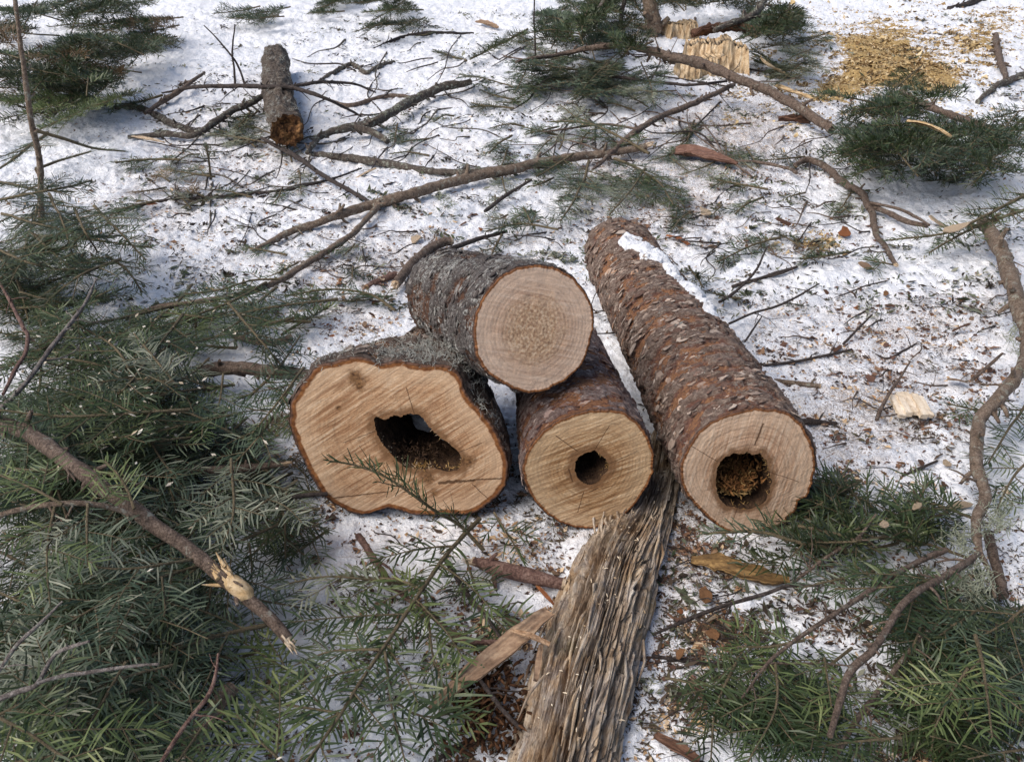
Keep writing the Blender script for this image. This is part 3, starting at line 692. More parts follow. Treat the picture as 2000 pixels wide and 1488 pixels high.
# ------------------------------------------------------------------ fir boughs
def add_needles(mb, P, U, sp, ln, w, mat, q, style='flat', tone=.5, t0=0.0):
    P = np.asarray(P); seg = np.linalg.norm(np.diff(P, axis=0), axis=1); c = np.concatenate(([0], np.cumsum(seg))); L = c[-1]
    n = int(L * (1 - t0) / sp)
    if n < 2: return
    s = np.repeat(np.linspace(L * t0, L, n), 2); sg = np.tile((-1.0, 1.0), n)
    s = np.clip(s + q.normal(0, sp * .3, 2 * n), 0, L)
    keep = q.random(2 * n) > .05; s, sg = s[keep], sg[keep]; m = len(s)
    B = np.stack([np.interp(s, c, P[:, k]) for k in range(3)], -1)
    Tg = unit(np.gradient(P, axis=0)); T = unit(np.stack([np.interp(s, c, Tg[:, k]) for k in range(3)], -1))
    S = unit(np.cross(T, U)); Un = np.cross(S, T)
    f = s / L
    b = np.radians(q.normal(66, 6, m) - 30 * np.clip((f - .8) / .2, 0, 1) - 8)
    if style == 'flat': e = np.radians(q.normal(8, 11, m))
    elif style == 'vee': e = np.radians(q.normal(28, 18, m))
    else: e = np.radians(q.uniform(-25, 100, m))
    D = T * np.cos(b)[:, None] + (S * (sg * np.cos(e))[:, None] + Un * np.sin(e)[:, None]) * np.sin(b)[:, None]
    l = ln * np.clip(q.normal(1, .2, m), .4, 1.5) * (1 - .45 * np.clip((f - .86) / .14, 0, 1)) * (.75 + .25 * np.clip(f / .15, 0, 1))
    Wv = unit(np.cross(D, Un + q.normal(0, .35, (m, 3)))); bend = (Un * q.normal(-.06, .10, m)[:, None] + T * q.normal(.08, .07, m)[:, None] + S * (sg * 0)[:, None]) * l[:, None]
    hw = w * .5; mid = B + D * (l * .5)[:, None]; tip = B + D * l[:, None] + bend
    V = np.stack((B - Wv * hw * .5, B + Wv * hw * .5, mid + Wv * hw, mid - Wv * hw, tip - Wv * hw * .45, tip + Wv * hw * .45), 1).reshape(-1, 3)
    V[:, 2] = np.maximum(V[:, 2], height(V[:, 0], V[:, 1]) - .004)
    k = np.arange(m)[:, None] * 6
    Q = np.stack((k + np.array((0, 1, 2, 3)), k + np.array((3, 2, 5, 4))), 1).reshape(-1, 4)
    mb.add(V, Q, mat, np.repeat(np.clip(tone + q.normal(0, .17, m), 0, 1), 6))

def fb(label, pts, z=(.03, .02), spray=.2, kind='mid', r=(5, 2), style='flat', n=None, name='fir_bough', cat='fir bough', group=None, tilt=0.0,
       sp=.0066, ln=.036, w=.0035, stem='fir_twig', split=False, bare=.1, ang=52, sides=(1, -1), droop=.12, sub=True, seed=None, own=None, tone=.5, under=None, stemn=.45, gap=.034):
    _seed[0] += 17; sd_ = seed or _seed[0]; q = np.random.default_rng(sd_)
    P, rad, L = path3(pts, z, r, .015) if own is None else own
    P = wiggle(P, .008, sd_, 5); P[:, 2] = np.maximum(P[:, 2], height(P[:, 0], P[:, 1]) + .006)
    T = unit(np.gradient(P, axis=0))
    side = unit(np.cross(T.mean(0), (0, 0, 1))); ta = math.radians(tilt + q.normal(0, 9))
    U = unit(np.cross(side, T.mean(0)) * math.cos(ta) + side * math.sin(ta))
    mats = [M[stem], M[kind]] + ([M[under]] if under else [])
    if name == 'fir_bough' and 'spray' in label.split(' of ')[0]: name, cat = 'fir_spray', 'fir spray'
    root = empty(name, P[0]); tag(root, label, cat, group)
    inv = Matrix.Translation(-Vector(P[0])); loc = P[0]
    sm = MB(); add_tube(sm, P - loc, rad, 7, 0, .25, sd_)
    if bare < .9: add_needles(sm2 := MB(), P, U, sp * 1.1, ln * .9, w, 1, q, style, tone, max(bare, stemn))
    else: sm2 = MB()
    sm.build('stem', M[stem], root)
    if n is None: n = max(4, int(L * (1 - bare) / gap))
    allmb = MB() if not split else None
    for i in range(n):
        s = bare + (1 - bare) * (i + .5 + q.uniform(-.25, .25)) / n
        f = s * (len(P) - 1); k = min(int(f), len(P) - 2); p = P[k] + (P[k + 1] - P[k]) * (f - k); t = T[k]
        sg = sides[i % len(sides)]
        prof = min(1.0, (1 - s) * 1.35 + .18) * (.6 + .4 * min(1, (s - bare + .06) * 4))
        l = spray * prof * q.uniform(.75, 1.18)
        if l < .03: continue
        a = math.radians(ang + q.normal(0, 7)); S = unit(np.cross(t, U))
        d = unit(t * math.cos(a) + S * sg * math.sin(a) + U * q.normal(.0, .10))
        m = max(5, int(l / .014)); Q = [p]; rdm = q.normal(0, .05, 3)
        for j in range(m - 1):
            d = unit(d + t * .018 + rdm * .10 + q.normal(0, .025, 3) - np.array((0, 0, droop * .14))); Q.append(Q[-1] + d * l / (m - 1))
        Q = np.array(Q); Q[:, 2] = np.maximum(Q[:, 2], height(Q[:, 0], Q[:, 1]) + .005)
        mb = MB() if split else allmb
        r0 = min(rad[k] * .55, .0032); tn = np.clip(tone + q.normal(0, .13), .1, .9); mt = 2 if (under and q.random() < .35) else 1
        add_tube(mb, Q - loc, np.linspace(r0, .0009, m), 5, 0, caps=False)
        add_needles(mb, Q, U, sp, ln, w, mt, q, style, tn, .03)
        if sub and l > .085:
            ns = int(l / .055)
            for u in range(ns):
                g = .16 + .72 * (u + .5) / ns; kk = min(int(g * (m - 1)), m - 2); dd = unit(Q[kk + 1] - Q[kk]); SS = unit(np.cross(dd, U)); s2 = 1 if u % 2 else -1
                l2 = l * .42 * (1.05 - g) * q.uniform(.8, 1.25) + .014
                e = unit(dd * math.cos(math.radians(48)) + SS * s2 * math.sin(math.radians(48)) + U * q.normal(0, .08)); QQ = [Q[kk]]
                for _ in range(4): e = unit(e + dd * .05 + q.normal(0, .03, 3)); QQ.append(QQ[-1] + e * l2 / 4)
                QQ = np.array(QQ); QQ[:, 2] = np.maximum(QQ[:, 2], height(QQ[:, 0], QQ[:, 1]) + .005)
                add_tube(mb, QQ - loc, np.linspace(r0 * .6, .0008, 5), 4, 0, caps=False)
                add_needles(mb, QQ, U, sp, ln * .93, w, mt, q, style, tn, .05)
        if split:
            fix_needles(mb, loc); mb.build('spray', mats, root, smooth=False)
    if not split:
        for a_, b_, c_, d_ in zip(sm2.v, sm2.f, sm2.m, sm2.a): allmb.add(a_, b_ - b_.min(), 1, d_)
        if not allmb.empty(): fix_needles(allmb, loc); allmb.build('needles', mats, root, smooth=False)
    elif not sm2.empty():
        fix_needles(sm2, loc); sm2.build('tip_needles', mats, root, smooth=False)
    for v_, m_ in ((allmb or sm2).v, (allmb or sm2).m),:
        for a_, b_ in zip(v_, m_):
            if b_[0] >= 1 and len(a_) > 40: NEEDLE_TOPS.append(a_[q.integers(0, len(a_), 3)] + loc)
    return root

NEEDLE_TOPS = []
def fix_needles(mb, loc):
    # needles were laid out in the place (they lie on the snow); bring them into the bough's own frame
    for i, m in enumerate(mb.m):
        if m[0] >= 1: mb.v[i] = mb.v[i] - loc

# ------------------------------------------------------------------ the rotten grey log under the stack
def rotten_log():
    ctr = [(1292, 870), (1264, 1000), (1208, 1110), (1160, 1260), (1132, 1360), (1100, 1500), (1066, 1660)]
    hw = [48, 56, 88, 106, 116, 122, 128]
    C, w, L = path3(ctr, 0.0, hw, .004)
    C[:, 2] = height(C[:, 0], C[:, 1])
    ax = unit(C[-1] - C[0]); ax[2] = 0; ax = unit(ax); sx = np.array((-ax[1], ax[0], 0.0))
    n = 420; th = np.linspace(math.radians(-14), math.radians(194), n)[None, :]
    s = np.linspace(0, L, len(C))[:, None]
    big = fbm3(np.cos(th) * 2.2 + 0 * s, np.sin(th) * 2.2 + 0 * s, s * 2.2, 3, 3) - .5
    wav = .16 * (fbm2(s * 3 + 0 * th, th * 1.5, 61, 2) - .5)
    rid = fbm3((th + wav) * 6 + 0 * s, s * 1.6, 0 * s, 7, 3, .6); rid2 = noise3((th + wav) * 21 + 0 * s, s * 3.2 + 7, 0 * s, 11) * .6 + .4 * noise3((th + wav) * 47 + 0 * s, s * 9, 2 + 0 * s, 12)
    fine = fbm3((th + wav) * 90, s * 16, 1, 13, 2)
    brk = np.clip((fbm3((th + wav) * 14 + 0 * s, s * 14, 5 + 0 * s, 17, 4) - .54) / .03, 0, 1)
    groove = np.clip((.40 - rid) / .12, 0, 1) * np.clip((fbm2(s * 4, th * 3, 71, 2) - .35) * 5, 0, 1)
    r = 1 + .22 * big
    up = np.sign(np.sin(th)) * np.abs(np.sin(th)) ** .72
    hgt = (.022 + .053 * np.clip((s - .08) / .45, 0, 1)) + .012 * (fbm2(s * 6, 0 * s, 19, 2) - .5)
    d = .026 * (rid - .5) + .009 * (rid2 - .5) + .009 * (fine - .5) - .012 * groove - .012 * brk
    ww = w[:, None] * (1 + .10 * (fbm2(s * 9, 0 * s + (th > 1.57) * 7, 23, 3) - .5))
    X = np.cos(th) * (ww * r + d); Z = up * hgt * r + np.sin(th) * d
    P = C[:, None] + sx * X[..., None] + np.array((0, 0, 1.0)) * Z[..., None]
    # local frame: x across, y along
    m = Matrix.Identity(4)
    for i in range(3): m[i][0], m[i][1], m[i][2], m[i][3] = sx[i], ax[i], (0, 0, 1)[i], C[0][i]
    rot = np.stack((sx, ax, (0, 0, 1.0)), 0)
    Vl = (P.reshape(-1, 3) - C[0]) @ rot.T
    b = NB('weathered_wood'); var = b.attr('var')
    n1 = b.noise(1, b.map(scale=(70, 15, 70)), detail=6, rough=.7); n2 = b.noise(1, b.map(scale=(230, 60, 230)), detail=4, rough=.7); n3 = b.noise(13, detail=6, rough=.7)
    f = b.math('ADD', b.math('MULTIPLY', n1, .6), b.math('ADD', b.math('MULTIPLY', n2, .35), b.math('MULTIPLY', b.math('SUBTRACT', var, .5), .25)))
    c = b.ramp(f, [(.37, (.15, .105, .07)), (.46, (.34, .26, .19)), (.54, (.49, .40, .31)), (.66, (.66, .58, .475))])
    c = b.mix(b.math('MULTIPLY', b.ramp(n3, [(.45, 0.0), (.60, 1.0)]), .6), c, b.ramp(f, [(.38, (.13, .065, .028)), (.5, (.36, .22, .105)), (.62, (.58, .42, .24))]))
    moss = b.ramp(b.noise(10, b.map(loc=(4, 4, 4)), detail=6, rough=.7), [(.58, 0.0), (.68, 1.0)])
    c = b.mix(b.math('MULTIPLY', moss, .4), c, (.20, .17, .075))
    gry = b.ramp(b.noise(16, b.map(loc=(8, 1, 3), scale=(1.6, .7, 1)), detail=6, rough=.72), [(.5, 0.0), (.62, .75)])
    c = b.mix(gry, c, b.ramp(f, [(.40, (.16, .13, .115)), (.5, (.36, .31, .275)), (.62, (.60, .55, .49))]))
    b.set('Base Color', c); b.set('Roughness', .9); b.bump(b.math('ADD', n1, n2), .9, .006)
    na = len(C); i = np.arange(na - 1)[:, None] * n; j = np.arange(n - 1)
    Q = np.stack((i + j, i + j + 1, i + n + j + 1, i + n + j), -1).reshape(-1, 4)
    mb = MB(); mb.add(Vl, Q, 0, np.clip(rid2 * .6 + rid * .4, 0, 1).ravel())
    q = np.random.default_rng(5)
    for k in range(150):                                      # lifted slivers of the grain
        a = q.integers(5, na - 5); t = q.integers(10, n - 10); p = P[a, t]; l = q.uniform(.02, .13)
        o = unit(P[a, t] - C[a]) ; e = p + ax * l * q.choice((-1, 1)) + o * q.uniform(.0, .012) + sx * q.normal(0, .006)
        pts = np.array([p - o * .003, (p + e) / 2 + o * q.uniform(.002, .006), e]); pts = (pts - C[0]) @ rot.T
        add_tube(mb, pts, [.0022, .003, .0008], 5, 0, var=q.uniform(.3, .8), seed=k)
    o = mb.build('rotten_log', b.m); o.matrix_world = m
    tag(o, 'weathered grey rotten log with deep splintered grain running under the stacked logs', 'rotten log')
    return P, C, ax, sx
RP, RC, RAX, RSX = rotten_log()

# snow and lichen on the logs
def mk_mask(spots, seed, fr=30, edge=.25):
    def f(a, t, P):
        m = np.full(P.shape[:2], -1.0)
        for sa, st, wa, wt in spots:
            dt = (t - st + np.pi) % (2 * np.pi) - np.pi
            m = np.maximum(m, 1 - ((a - sa) / wa) ** 2 - (dt / wt) ** 2)
        return m + 1.5 * (fbm3(P[..., 0] * fr, P[..., 1] * fr, P[..., 2] * fr, seed, 3) - .55)
    return f
for i, (sp, lb) in enumerate([([(.84, 1.75, .055, .24), (.78, 1.5, .08, .30), (.72, 1.25, .06, .30)], 'larger snow patch near the far end of the long log'),
               ([(.63, 1.2, .05, .20), (.53, 1.05, .07, .26), (.44, .92, .05, .2)], 'thin snow strip along the upper right flank of the long log')]):
    o = shell(LR, 'snow_patch', mk_mask(sp, 5 + i), .012, M['snowpatch'], None)
    if o is not None: o.matrix_world = LR['fm']; tag(o, lb, 'snow patch')
mb = MB(); q = np.random.default_rng(3); V = LL['V']; fm = np.array(LL['fm'])
ptl = []
for _ in range(170):
    t = q.normal(1.5, .45); a = abs(q.normal(.05, .28)); i = int(min(a, .95) * (len(V) - 1)); j = int((t % 6.283) / 6.283 * V.shape[1])
    ptl.append((fm[:3, :3] @ V[i, j]) + fm[:3, 3])
lichen_tufts(mb, ptl, .019, 7, 9)
lic = m_twig('grey_lichen', (.24, .24, .21), (.45, .45, .41), (.66, .66, .61), scale=90, rough=.9)
o = mb.build('lichen', lic, LL['root']); o.matrix_parent_inverse = LL['fm'].inverted()
mb = MB(); V = LT['V']; fm = np.array(LT['fm']); ptl = []
for _ in range(90):
    t = q.normal(2.2, .5); a = q.uniform(.08, .95); i = int(a * (len(V) - 1)); j = int((t % 6.283) / 6.283 * V.shape[1]); ptl.append((fm[:3, :3] @ V[i, j]) + fm[:3, 3])
lichen_tufts(mb, ptl, .010, 4, 19)
o = mb.build('lichen', lic, LT['root']); o.matrix_parent_inverse = LT['fm'].inverted()

# rotten crumbs inside the round hollow of the long log; snow coloured grey for the shade inside the gnarled one
def rot_fill(lg, scale, name, mat, n, y0, zmax, sz, seed):
    q = np.random.default_rng(seed); mb = MB(); hc = lg['hc']
    for _ in range(n):
        x = hc[0] + q.normal(0, scale * .5); a = q.uniform(.012, zmax); y = hc[1] + y0 + abs(q.normal(0, .008)) + a * .12 + ((x - hc[0]) ** 2) * 5
        d = unit(q.normal(size=3)); l = sz * q.uniform(.3, 1.3); p = np.array((x, y, a))
        add_tube(mb, np.array([p, p + d * l * .5 + q.normal(size=3) * l * .08, p + d * l]), [sz * .12, sz * .17, sz * .05], 4, 0, var=q.random(), caps=False)
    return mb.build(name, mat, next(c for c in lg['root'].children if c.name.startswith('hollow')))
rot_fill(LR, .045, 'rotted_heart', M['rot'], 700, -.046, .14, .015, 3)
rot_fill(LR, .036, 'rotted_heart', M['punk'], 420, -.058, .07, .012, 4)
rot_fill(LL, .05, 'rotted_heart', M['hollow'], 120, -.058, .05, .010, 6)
def blob(name, mat, c, r, sq, seed, parent=None, nu=28, nv=20, am=.35, rot=0.0):
    u = np.linspace(0, 2 * np.pi, nu, endpoint=False)[None]; v = np.linspace(0.001, np.pi - .001, nv)[:, None]
    X, Y, Z = np.cos(u) * np.sin(v), np.sin(u) * np.sin(v), np.cos(v) + 0 * u
    k = 1 + am * (fbm3(X * 2.2 + 5, Y * 2.2, Z * 2.2, seed, 4) - .5) * 2
    P = np.stack((X * k * r * sq[0], Y * k * r * sq[1], Z * k * r * sq[2]), -1)
    cr, sr = math.cos(rot), math.sin(rot); P = np.stack((P[..., 0] * cr - P[..., 1] * sr, P[..., 0] * sr + P[..., 1] * cr, P[..., 2]), -1) + np.array(c)
    i = np.arange(nv - 1)[:, None] * nu; j = np.arange(nu); jj = (j + 1) % nu
    mb = MB(); mb.add(P.reshape(-1, 3), np.stack((i + j, i + nu + j, i + nu + jj, i + jj), -1).reshape(-1, 4))
    return mb.build(name, mat, parent)
hc = LL['hc']
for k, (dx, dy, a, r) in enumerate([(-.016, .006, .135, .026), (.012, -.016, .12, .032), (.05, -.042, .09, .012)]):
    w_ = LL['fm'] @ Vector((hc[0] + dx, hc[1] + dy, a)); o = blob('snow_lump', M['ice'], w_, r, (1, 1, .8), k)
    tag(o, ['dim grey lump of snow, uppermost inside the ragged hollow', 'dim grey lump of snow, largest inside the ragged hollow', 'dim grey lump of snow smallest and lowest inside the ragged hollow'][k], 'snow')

# ------------------------------------------------------------------ branches, nearest the logs first
br('long forked brown branch with a dark tip, lying across the snow behind the logs', [(495, 490), (560, 456), (640, 430), (720, 402), (800, 380), (900, 352), (1000, 330), (1100, 310), (1180, 300), (1262, 286)],
   [5, 8, 9, 12, 12, 12, 12, 11, 9, 8], 'tan_twig', z=[.015, .03, .04, .05], tw=8, tl=.05, end='split', side=[([(740, 400), (715, 430), (680, 462), (630, 496), (590, 520), (545, 548), (480, 572), (380, 590), (310, 600), (265, 612)], [8, 7, 8, 8, 7, 6, 4], [.03, .03, .05, .06])])
br('dark lichened branch with a reddish snapped end above the forked branch', [(605, 300), (680, 310), (780, 324), (860, 336), (940, 334), (997, 322)], [5, 9, 9, 8, 7, 5], 'lichen_twig', tw=7, tl=.07, tuft=14, end='red')
br('thin brown branch slanting from the small rotten log down to the forked branch', [(511, 270), (577, 305), (630, 342), (700, 382), (728, 399)], [4, 6, 5, 5, 3], 'dark_twig', z=[.05, .02], tw=4, tl=.08)
br('long bowed brown branch in front of the splintered wood chunk', [(1007, 122), (1105, 103), (1175, 93), (1227, 90), (1315, 112), (1370, 124), (1440, 155), (1510, 183), (1562, 210), (1625, 254)], [3, 5, 7, 8, 11, 12, 11, 11, 11, 11], 'brown_twig', z=[.12, .2, .22, .2, .12, .06], tw=9, tl=.22)
br('brown branch showing bare beyond the green fir heap near the yellow sawdust', [(1760, 180), (1818, 210), (1890, 238), (1957, 262)], [6, 8, 9, 8], 'brown_twig', z=[.06, .05], tw=1, end='split')
br('straight slender branch slanting up to the bowed branch', [(1157, 332), (1210, 284), (1245, 253), (1297, 225), (1350, 205), (1433, 166)], [3, 6, 7, 7, 7, 5], 'brown_twig', z=[.05, .10], tw=5, tl=.12, side=[([(1245, 252), (1180, 243), (1120, 250), (1062, 258)], [3, 3, 2], [.06, .03])])
br('hair thin dark branch running level below the bowed branch', [(986, 171), (1070, 168), (1175, 150), (1280, 161), (1350, 166), (1420, 159)], [2, 3.4, 3.4, 3.4, 3], 'dark_twig', z=[.05, .12], tw=9, tl=.25)
br('crooked brown branch with a peeled stretch, right of the far end of the long log', [(1552, 322), (1580, 312), (1615, 329), (1643, 353), (1678, 374), (1695, 399), (1706, 427), (1713, 462), (1730, 486), (1750, 517)], [4, 8, 8, 8, 8, 8, 7, 6, 5], 'brown_twig', z=.03, tw=5, tl=.1, end='split',
   side=[([(1697, 399), (1740, 418), (1772, 434), (1812, 441)], [6, 7, 6], [.03, .04]), ([(1700, 396), (1755, 408), (1790, 425), (1815, 440)], [3, 4, 3], [.05, .06]), ([(1436, 315), (1482, 317), (1538, 329), (1556, 338)], [3, 4, 4], [.02, .04])], tuft=4)
br('sinuous thick grey brown branch winding down the far right edge of the picture', [(1921, 436), (1947, 474), (1968, 517), (1985, 585), (2010, 650), (2000, 706), (1955, 773), (1912, 832), (1904, 895), (1928, 962), (1908, 1010), (1912, 1074)],
   [15, 17, 17, 18, 17, 15, 15, 15, 14, 13, 8], 'tan_twig', z=[.06, .10, .12, .08, .10], tw=6, tl=.08, amp=.016, start='cut', tuft=26, side=[([(1912, 1074), (1934, 1119), (1944, 1167)], [7, 5, 4], [.10, .08])])
br('brown branch bending down through the lower right fir boughs from the sinuous branch', [(1912, 1080), (1880, 1103), (1835, 1130), (1790, 1157), (1756, 1190), (1734, 1227), (1700, 1272), (1662, 1306), (1644, 1355), (1621, 1437)], [7, 9, 9, 9, 9, 9, 10, 10, 9, 8], 'brown_twig', z=[.10, .14, .14, .12], tw=4, tl=.06)
br('long straight thin branch crossing the lower right snow patch', [(1846, 1074), (1775, 1104), (1700, 1152), (1644, 1190), (1599, 1220), (1550, 1254), (1494, 1302), (1449, 1362)], [8, 7, 7, 6, 6, 5, 4, 3], 'brown_twig', z=[.08, .12, .10], tw=5, tl=.06, side=[([(1505, 1295), (1560, 1295), (1605, 1294), (1660, 1300)], [3, 3, 2], [.09, .08])])
br('short brown branch between the bent branch and the right fir boughs', [(1850, 1209), (1805, 1239), (1767, 1280), (1737, 1321)], [5, 7, 6, 6], 'tan_twig', z=.09, tw=2)
br('thin dark branch reaching right from the rotten log to the yellow splint', [(1278, 1238), (1340, 1212), (1419, 1182), (1494, 1160), (1542, 1143), (1600, 1144)], [3, 5, 5, 5, 4, 3], 'dark_twig', z=[.03, .06], tw=5, tl=.08)
br('thin forked branch rising over the blue green bough below the long log', [(1545, 1140), (1625, 1081), (1674, 1051), (1711, 1004)], [4, 4.5, 4, 2.5], 'brown_twig', z=[.05, .12], tw=4, tl=.07)
br('black wet twig poking out right of the rotten log near the bottom', [(1272, 1281), (1344, 1291), (1400, 1299), (1432, 1298)], [5, 6, 6, 5], 'dark_twig', tw=2, tl=.06)
br('thick dark brown stick standing behind the lichened fork at the right edge', [(1930, 1040), (1945, 1100), (1960, 1165)], [11, 12, 11], 'brown_twig', z=[.05, .03], tw=0)
br('brown branch at the bottom right corner among fir sprays', [(1715, 1350), (1680, 1395), (1652, 1436), (1625, 1490)], [6, 7, 7, 6], 'brown_twig', z=.08, tw=2)
# left foreground
br('thickest brown branch slanting through the left fir heap, torn pale near its end', [(-40, 800), (0, 822), (60, 850), (130, 900), (200, 950), (250, 985), (300, 1025), (360, 1065), (420, 1115), (470, 1155), (520, 1200), (562, 1248)],
   [17, 17, 18, 18, 18, 18, 17, 17, 17, 16, 14], 'brown_twig', z=[.22, .24, .2, .12], tw=3, tl=.05, end='split', amp=.006)
BIG = bpy.data.objects['bare_branch.017'] if 'bare_branch.017' in bpy.data.objects else None
mb = MB(); q = np.random.default_rng(2)
p0, e0 = G(438, 1128, .178), G(492, 1172, .158)
add_tube(mb, spline([p0, (p0 + e0) / 2 + (0, 0, .004), e0], 18), np.interp(np.linspace(0, 1, 18), [0, .25, .8, 1], [.010, .0135, .0135, .005]), 16, 0, .35, 5)
ub = unit(p0 - e0)
for k in range(26):
    st_ = p0 + (e0 - p0) * q.uniform(0, .45) + q.normal(size=3) * .005 + (0, 0, .005); d = unit(ub + q.normal(size=3) * .32 + (0, 0, .15)); l = q.uniform(.015, .05)
    add_tube(mb, np.array([st_, st_ + d * l * .5 + q.normal(size=3) * .002, st_ + d * l]), [.0042, .0034, .0008], 5, 0, .3, k)
o = mb.build('torn_wood', M['cream'], BIG)
br('thin arching stem curving over the left fir boughs', [(-10, 1008), (50, 992), (100, 985), (170, 983), (230, 994), (272, 1014)], [6, 7, 7, 7, 7, 6], 'tan_twig', z=[.26, .30, .24], tw=2, tl=.05)
br('smooth brown branch disappearing behind the gnarled log, highest of three', [(385, 727), (430, 721), (480, 721), (540, 728), (610, 736), (700, 742)], [12, 15, 16, 16, 15, 14], 'brown_twig', z=[.06, .09, .08], tw=1, tl=.06)
br('dark brown branch pointing at the gnarled log from the fir heap, middle of three', [(225, 938), (290, 926), (350, 919), (450, 915), (500, 911), (556, 906)], [10, 12, 11, 10, 9, 7], 'brown_twig', z=[.10, .10], tw=2, end='split')
br('slim dark branch touching the lower left rim of the gnarled log', [(335, 1036), (380, 1015), (420, 1000), (500, 981), (560, 972), (640, 964)], [5, 7, 8, 8, 7, 5], 'dark_twig', z=[.10, .08, .07], tw=3)
br('bare twig rising from the left edge to an upright tip over the fir heap', [(-8, 806), (52, 746), (98, 683), (140, 630), (168, 592), (188, 546)], [7, 6, 6, 5, 4, 2], 'grey_dead', z=[.18, .26, .3], tw=3, tl=.08)
br('crooked reddish twig hanging down along the left edge', [(-6, 545), (21, 592), (45, 640), (54, 655), (50, 690), (28, 725), (6, 770)], [3, 4, 5, 5, 5, 5, 4], 'red_twig', z=[.2, .25, .25], tw=2, tl=.1)
br('bare grey twig in the lower left corner pointing up right', [(-10, 1322), (15, 1285), (36, 1256), (80, 1216), (122, 1174)], [5, 5, 5, 4, 2.5], 'grey_dead', z=[.28, .34], tw=1)
br('forked purple grey twig in the lower left corner', [(-10, 1368), (40, 1347), (72, 1334), (104, 1280), (130, 1265), (174, 1252)], [7, 7, 6, 5, 5, 3], 'grey_dead', z=[.28, .34], tw=0, side=[([(72, 1334), (120, 1320), (176, 1312), (250, 1300), (310, 1296)], [4, 5, 5, 4, 3], [.31, .3])])
br('reddish twig rising from the bottom edge beside the short cut branch', [(312, 1492), (360, 1416), (404, 1360), (420, 1316), (426, 1276)], [5, 5, 5, 4, 3], 'red_twig', z=[.22, .25], tw=2, tl=.05)
br('short thick cut branch with a pale raw end at the bottom edge', [(352, 1486), (395, 1420), (425, 1375), (452, 1345)], [20, 20, 19, 18], 'tan_twig', z=[.12, .10], tw=0, start='split', name='cut_branch', amp=.003, tuft=3)
br('dark twig joining the snow and the thin curved slab, lowest of the bottom tangle', [(845, 1492), (880, 1463), (917, 1445), (950, 1418), (978, 1405)], [4, 5, 5, 5, 4], 'dark_twig', tw=4, tl=.07)
br('dark twig slanting down beside the dark crumbled wood', [(936, 1325), (955, 1350), (982, 1384), (1018, 1424)], [5, 6, 6, 5], 'dark_twig', z=.05, tw=2, tl=.05)
br('reddish peeled branch running from the snow to below the curved bark slab', [(700, 1046), (736, 1100), (770, 1145), (800, 1172), (845, 1202), (893, 1243), (940, 1252), (1000, 1254)], [8, 9, 7, 6, 7, 9, 7, 6], 'red_twig', z=[.04, .05], tw=3, tl=.06, start='cut')
br('thin dark branch below the snapped stub, needles along one side', [(868, 1092), (885, 1115), (902, 1142), (931, 1181), (953, 1210), (978, 1246)], [5, 6, 5, 5, 4, 3], 'dark_twig', z=.05, tw=3, tl=.05)
br('snapped branch stub with a smooth red brown middle and pale torn ends', [(925, 1096), (968, 1108), (1015, 1119), (1062, 1131), (1102, 1140)], [11, 17, 18, 17, 15], 'red_twig', z=.03, tw=0, end='split', start='split', name='branch_stub', amp=.002, rough=.15)
# behind and left
br('knotted lichened stick below the dark fir heap at upper left', [(224, 210), (280, 217), (315, 231), (350, 248), (395, 260)], [5, 8, 8, 8, 6], 'lichen_twig', tw=3, tuft=10)
br('straight brown stick crossing the knotted lichened one', [(283, 222), (318, 198), (350, 178), (399, 142)], [4, 6, 6, 3], 'brown_twig', z=[.03, .05], tw=2)
br('grey lichened branch rising to the left flank of the small rotten log', [(250, 268), (320, 262), (378, 264), (420, 238), (450, 218), (490, 200), (528, 180)], [5, 7, 7, 8, 8, 7, 6], 'lichen_twig', z=[.02, .04, .09], tw=8, tl=.12, tuft=22)
br('thin dark branch lying over the middle of the small rotten log, lower of two', [(318, 182), (370, 172), (420, 169), (525, 170), (575, 173), (640, 194), (705, 227)], [2, 4, 5, 5, 5, 4, 2.5], 'dark_twig', z=[.02, .10, .2, .2, .02], tw=7, tl=.16)
br('thin dark branch lying over the middle of the small rotten log, upper of two', [(545, 174), (590, 166), (630, 161), (690, 164), (734, 181)], [3, 4, 4, 3, 2], 'dark_twig', z=[.2, .18, .04], tw=4, tl=.12)
br('thick lichen crusted branch sloping down left from the grey green sprays', [(600, 298), (632, 262), (700, 246), (755, 224), (807, 196), (860, 172), (920, 160)], [6, 8, 10, 11, 11, 10, 7], 'lichen_twig', z=[.03, .06, .06, .05], tw=9, tl=.14, tuft=34, side=[([(688, 248), (725, 258), (757, 277)], [8, 9, 7], [.06, .03])])
br('smooth bent twig above the lichen crusted branch', [(650, 198), (685, 207), (737, 191), (770, 187), (806, 190)], [3, 5, 5, 5, 3], 'brown_twig', tw=2, tl=.1)
br('zigzag dark twig on open snow above the smooth bent twig', [(618, 163), (650, 143), (688, 126), (716, 142), (740, 130), (770, 121)], [3, 5, 5, 5, 5, 3], 'lichen_twig', tw=5, tl=.09)
br('long slender bowed twig on the snow near the top edge', [(725, 98), (783, 74), (830, 66), (860, 65), (925, 65)], [2, 4, 5, 4, 2], 'dark_twig', tw=4, tl=.15)
br('very long thin dark twig across the snow below the small rotten log', [(228, 415), (308, 394), (420, 385), (500, 378), (560, 371), (640, 352), (706, 329)], [3, 4, 4, 4, 4, 3, 2], 'dark_twig', tw=12, tl=.13)
br('thin straight twig left of the fir sprays behind the long log', [(947, 413), (990, 380), (1037, 352)], [4, 4, 3], 'dark_twig', z=[.02, .06], tw=2)
br('short thick curved brown stick behind the top log', [(773, 556), (800, 520), (836, 489), (866, 474), (881, 472)], [11, 12, 12, 11, 11], 'brown_twig', z=.03, tw=1, end='cut', start='split', amp=.003)
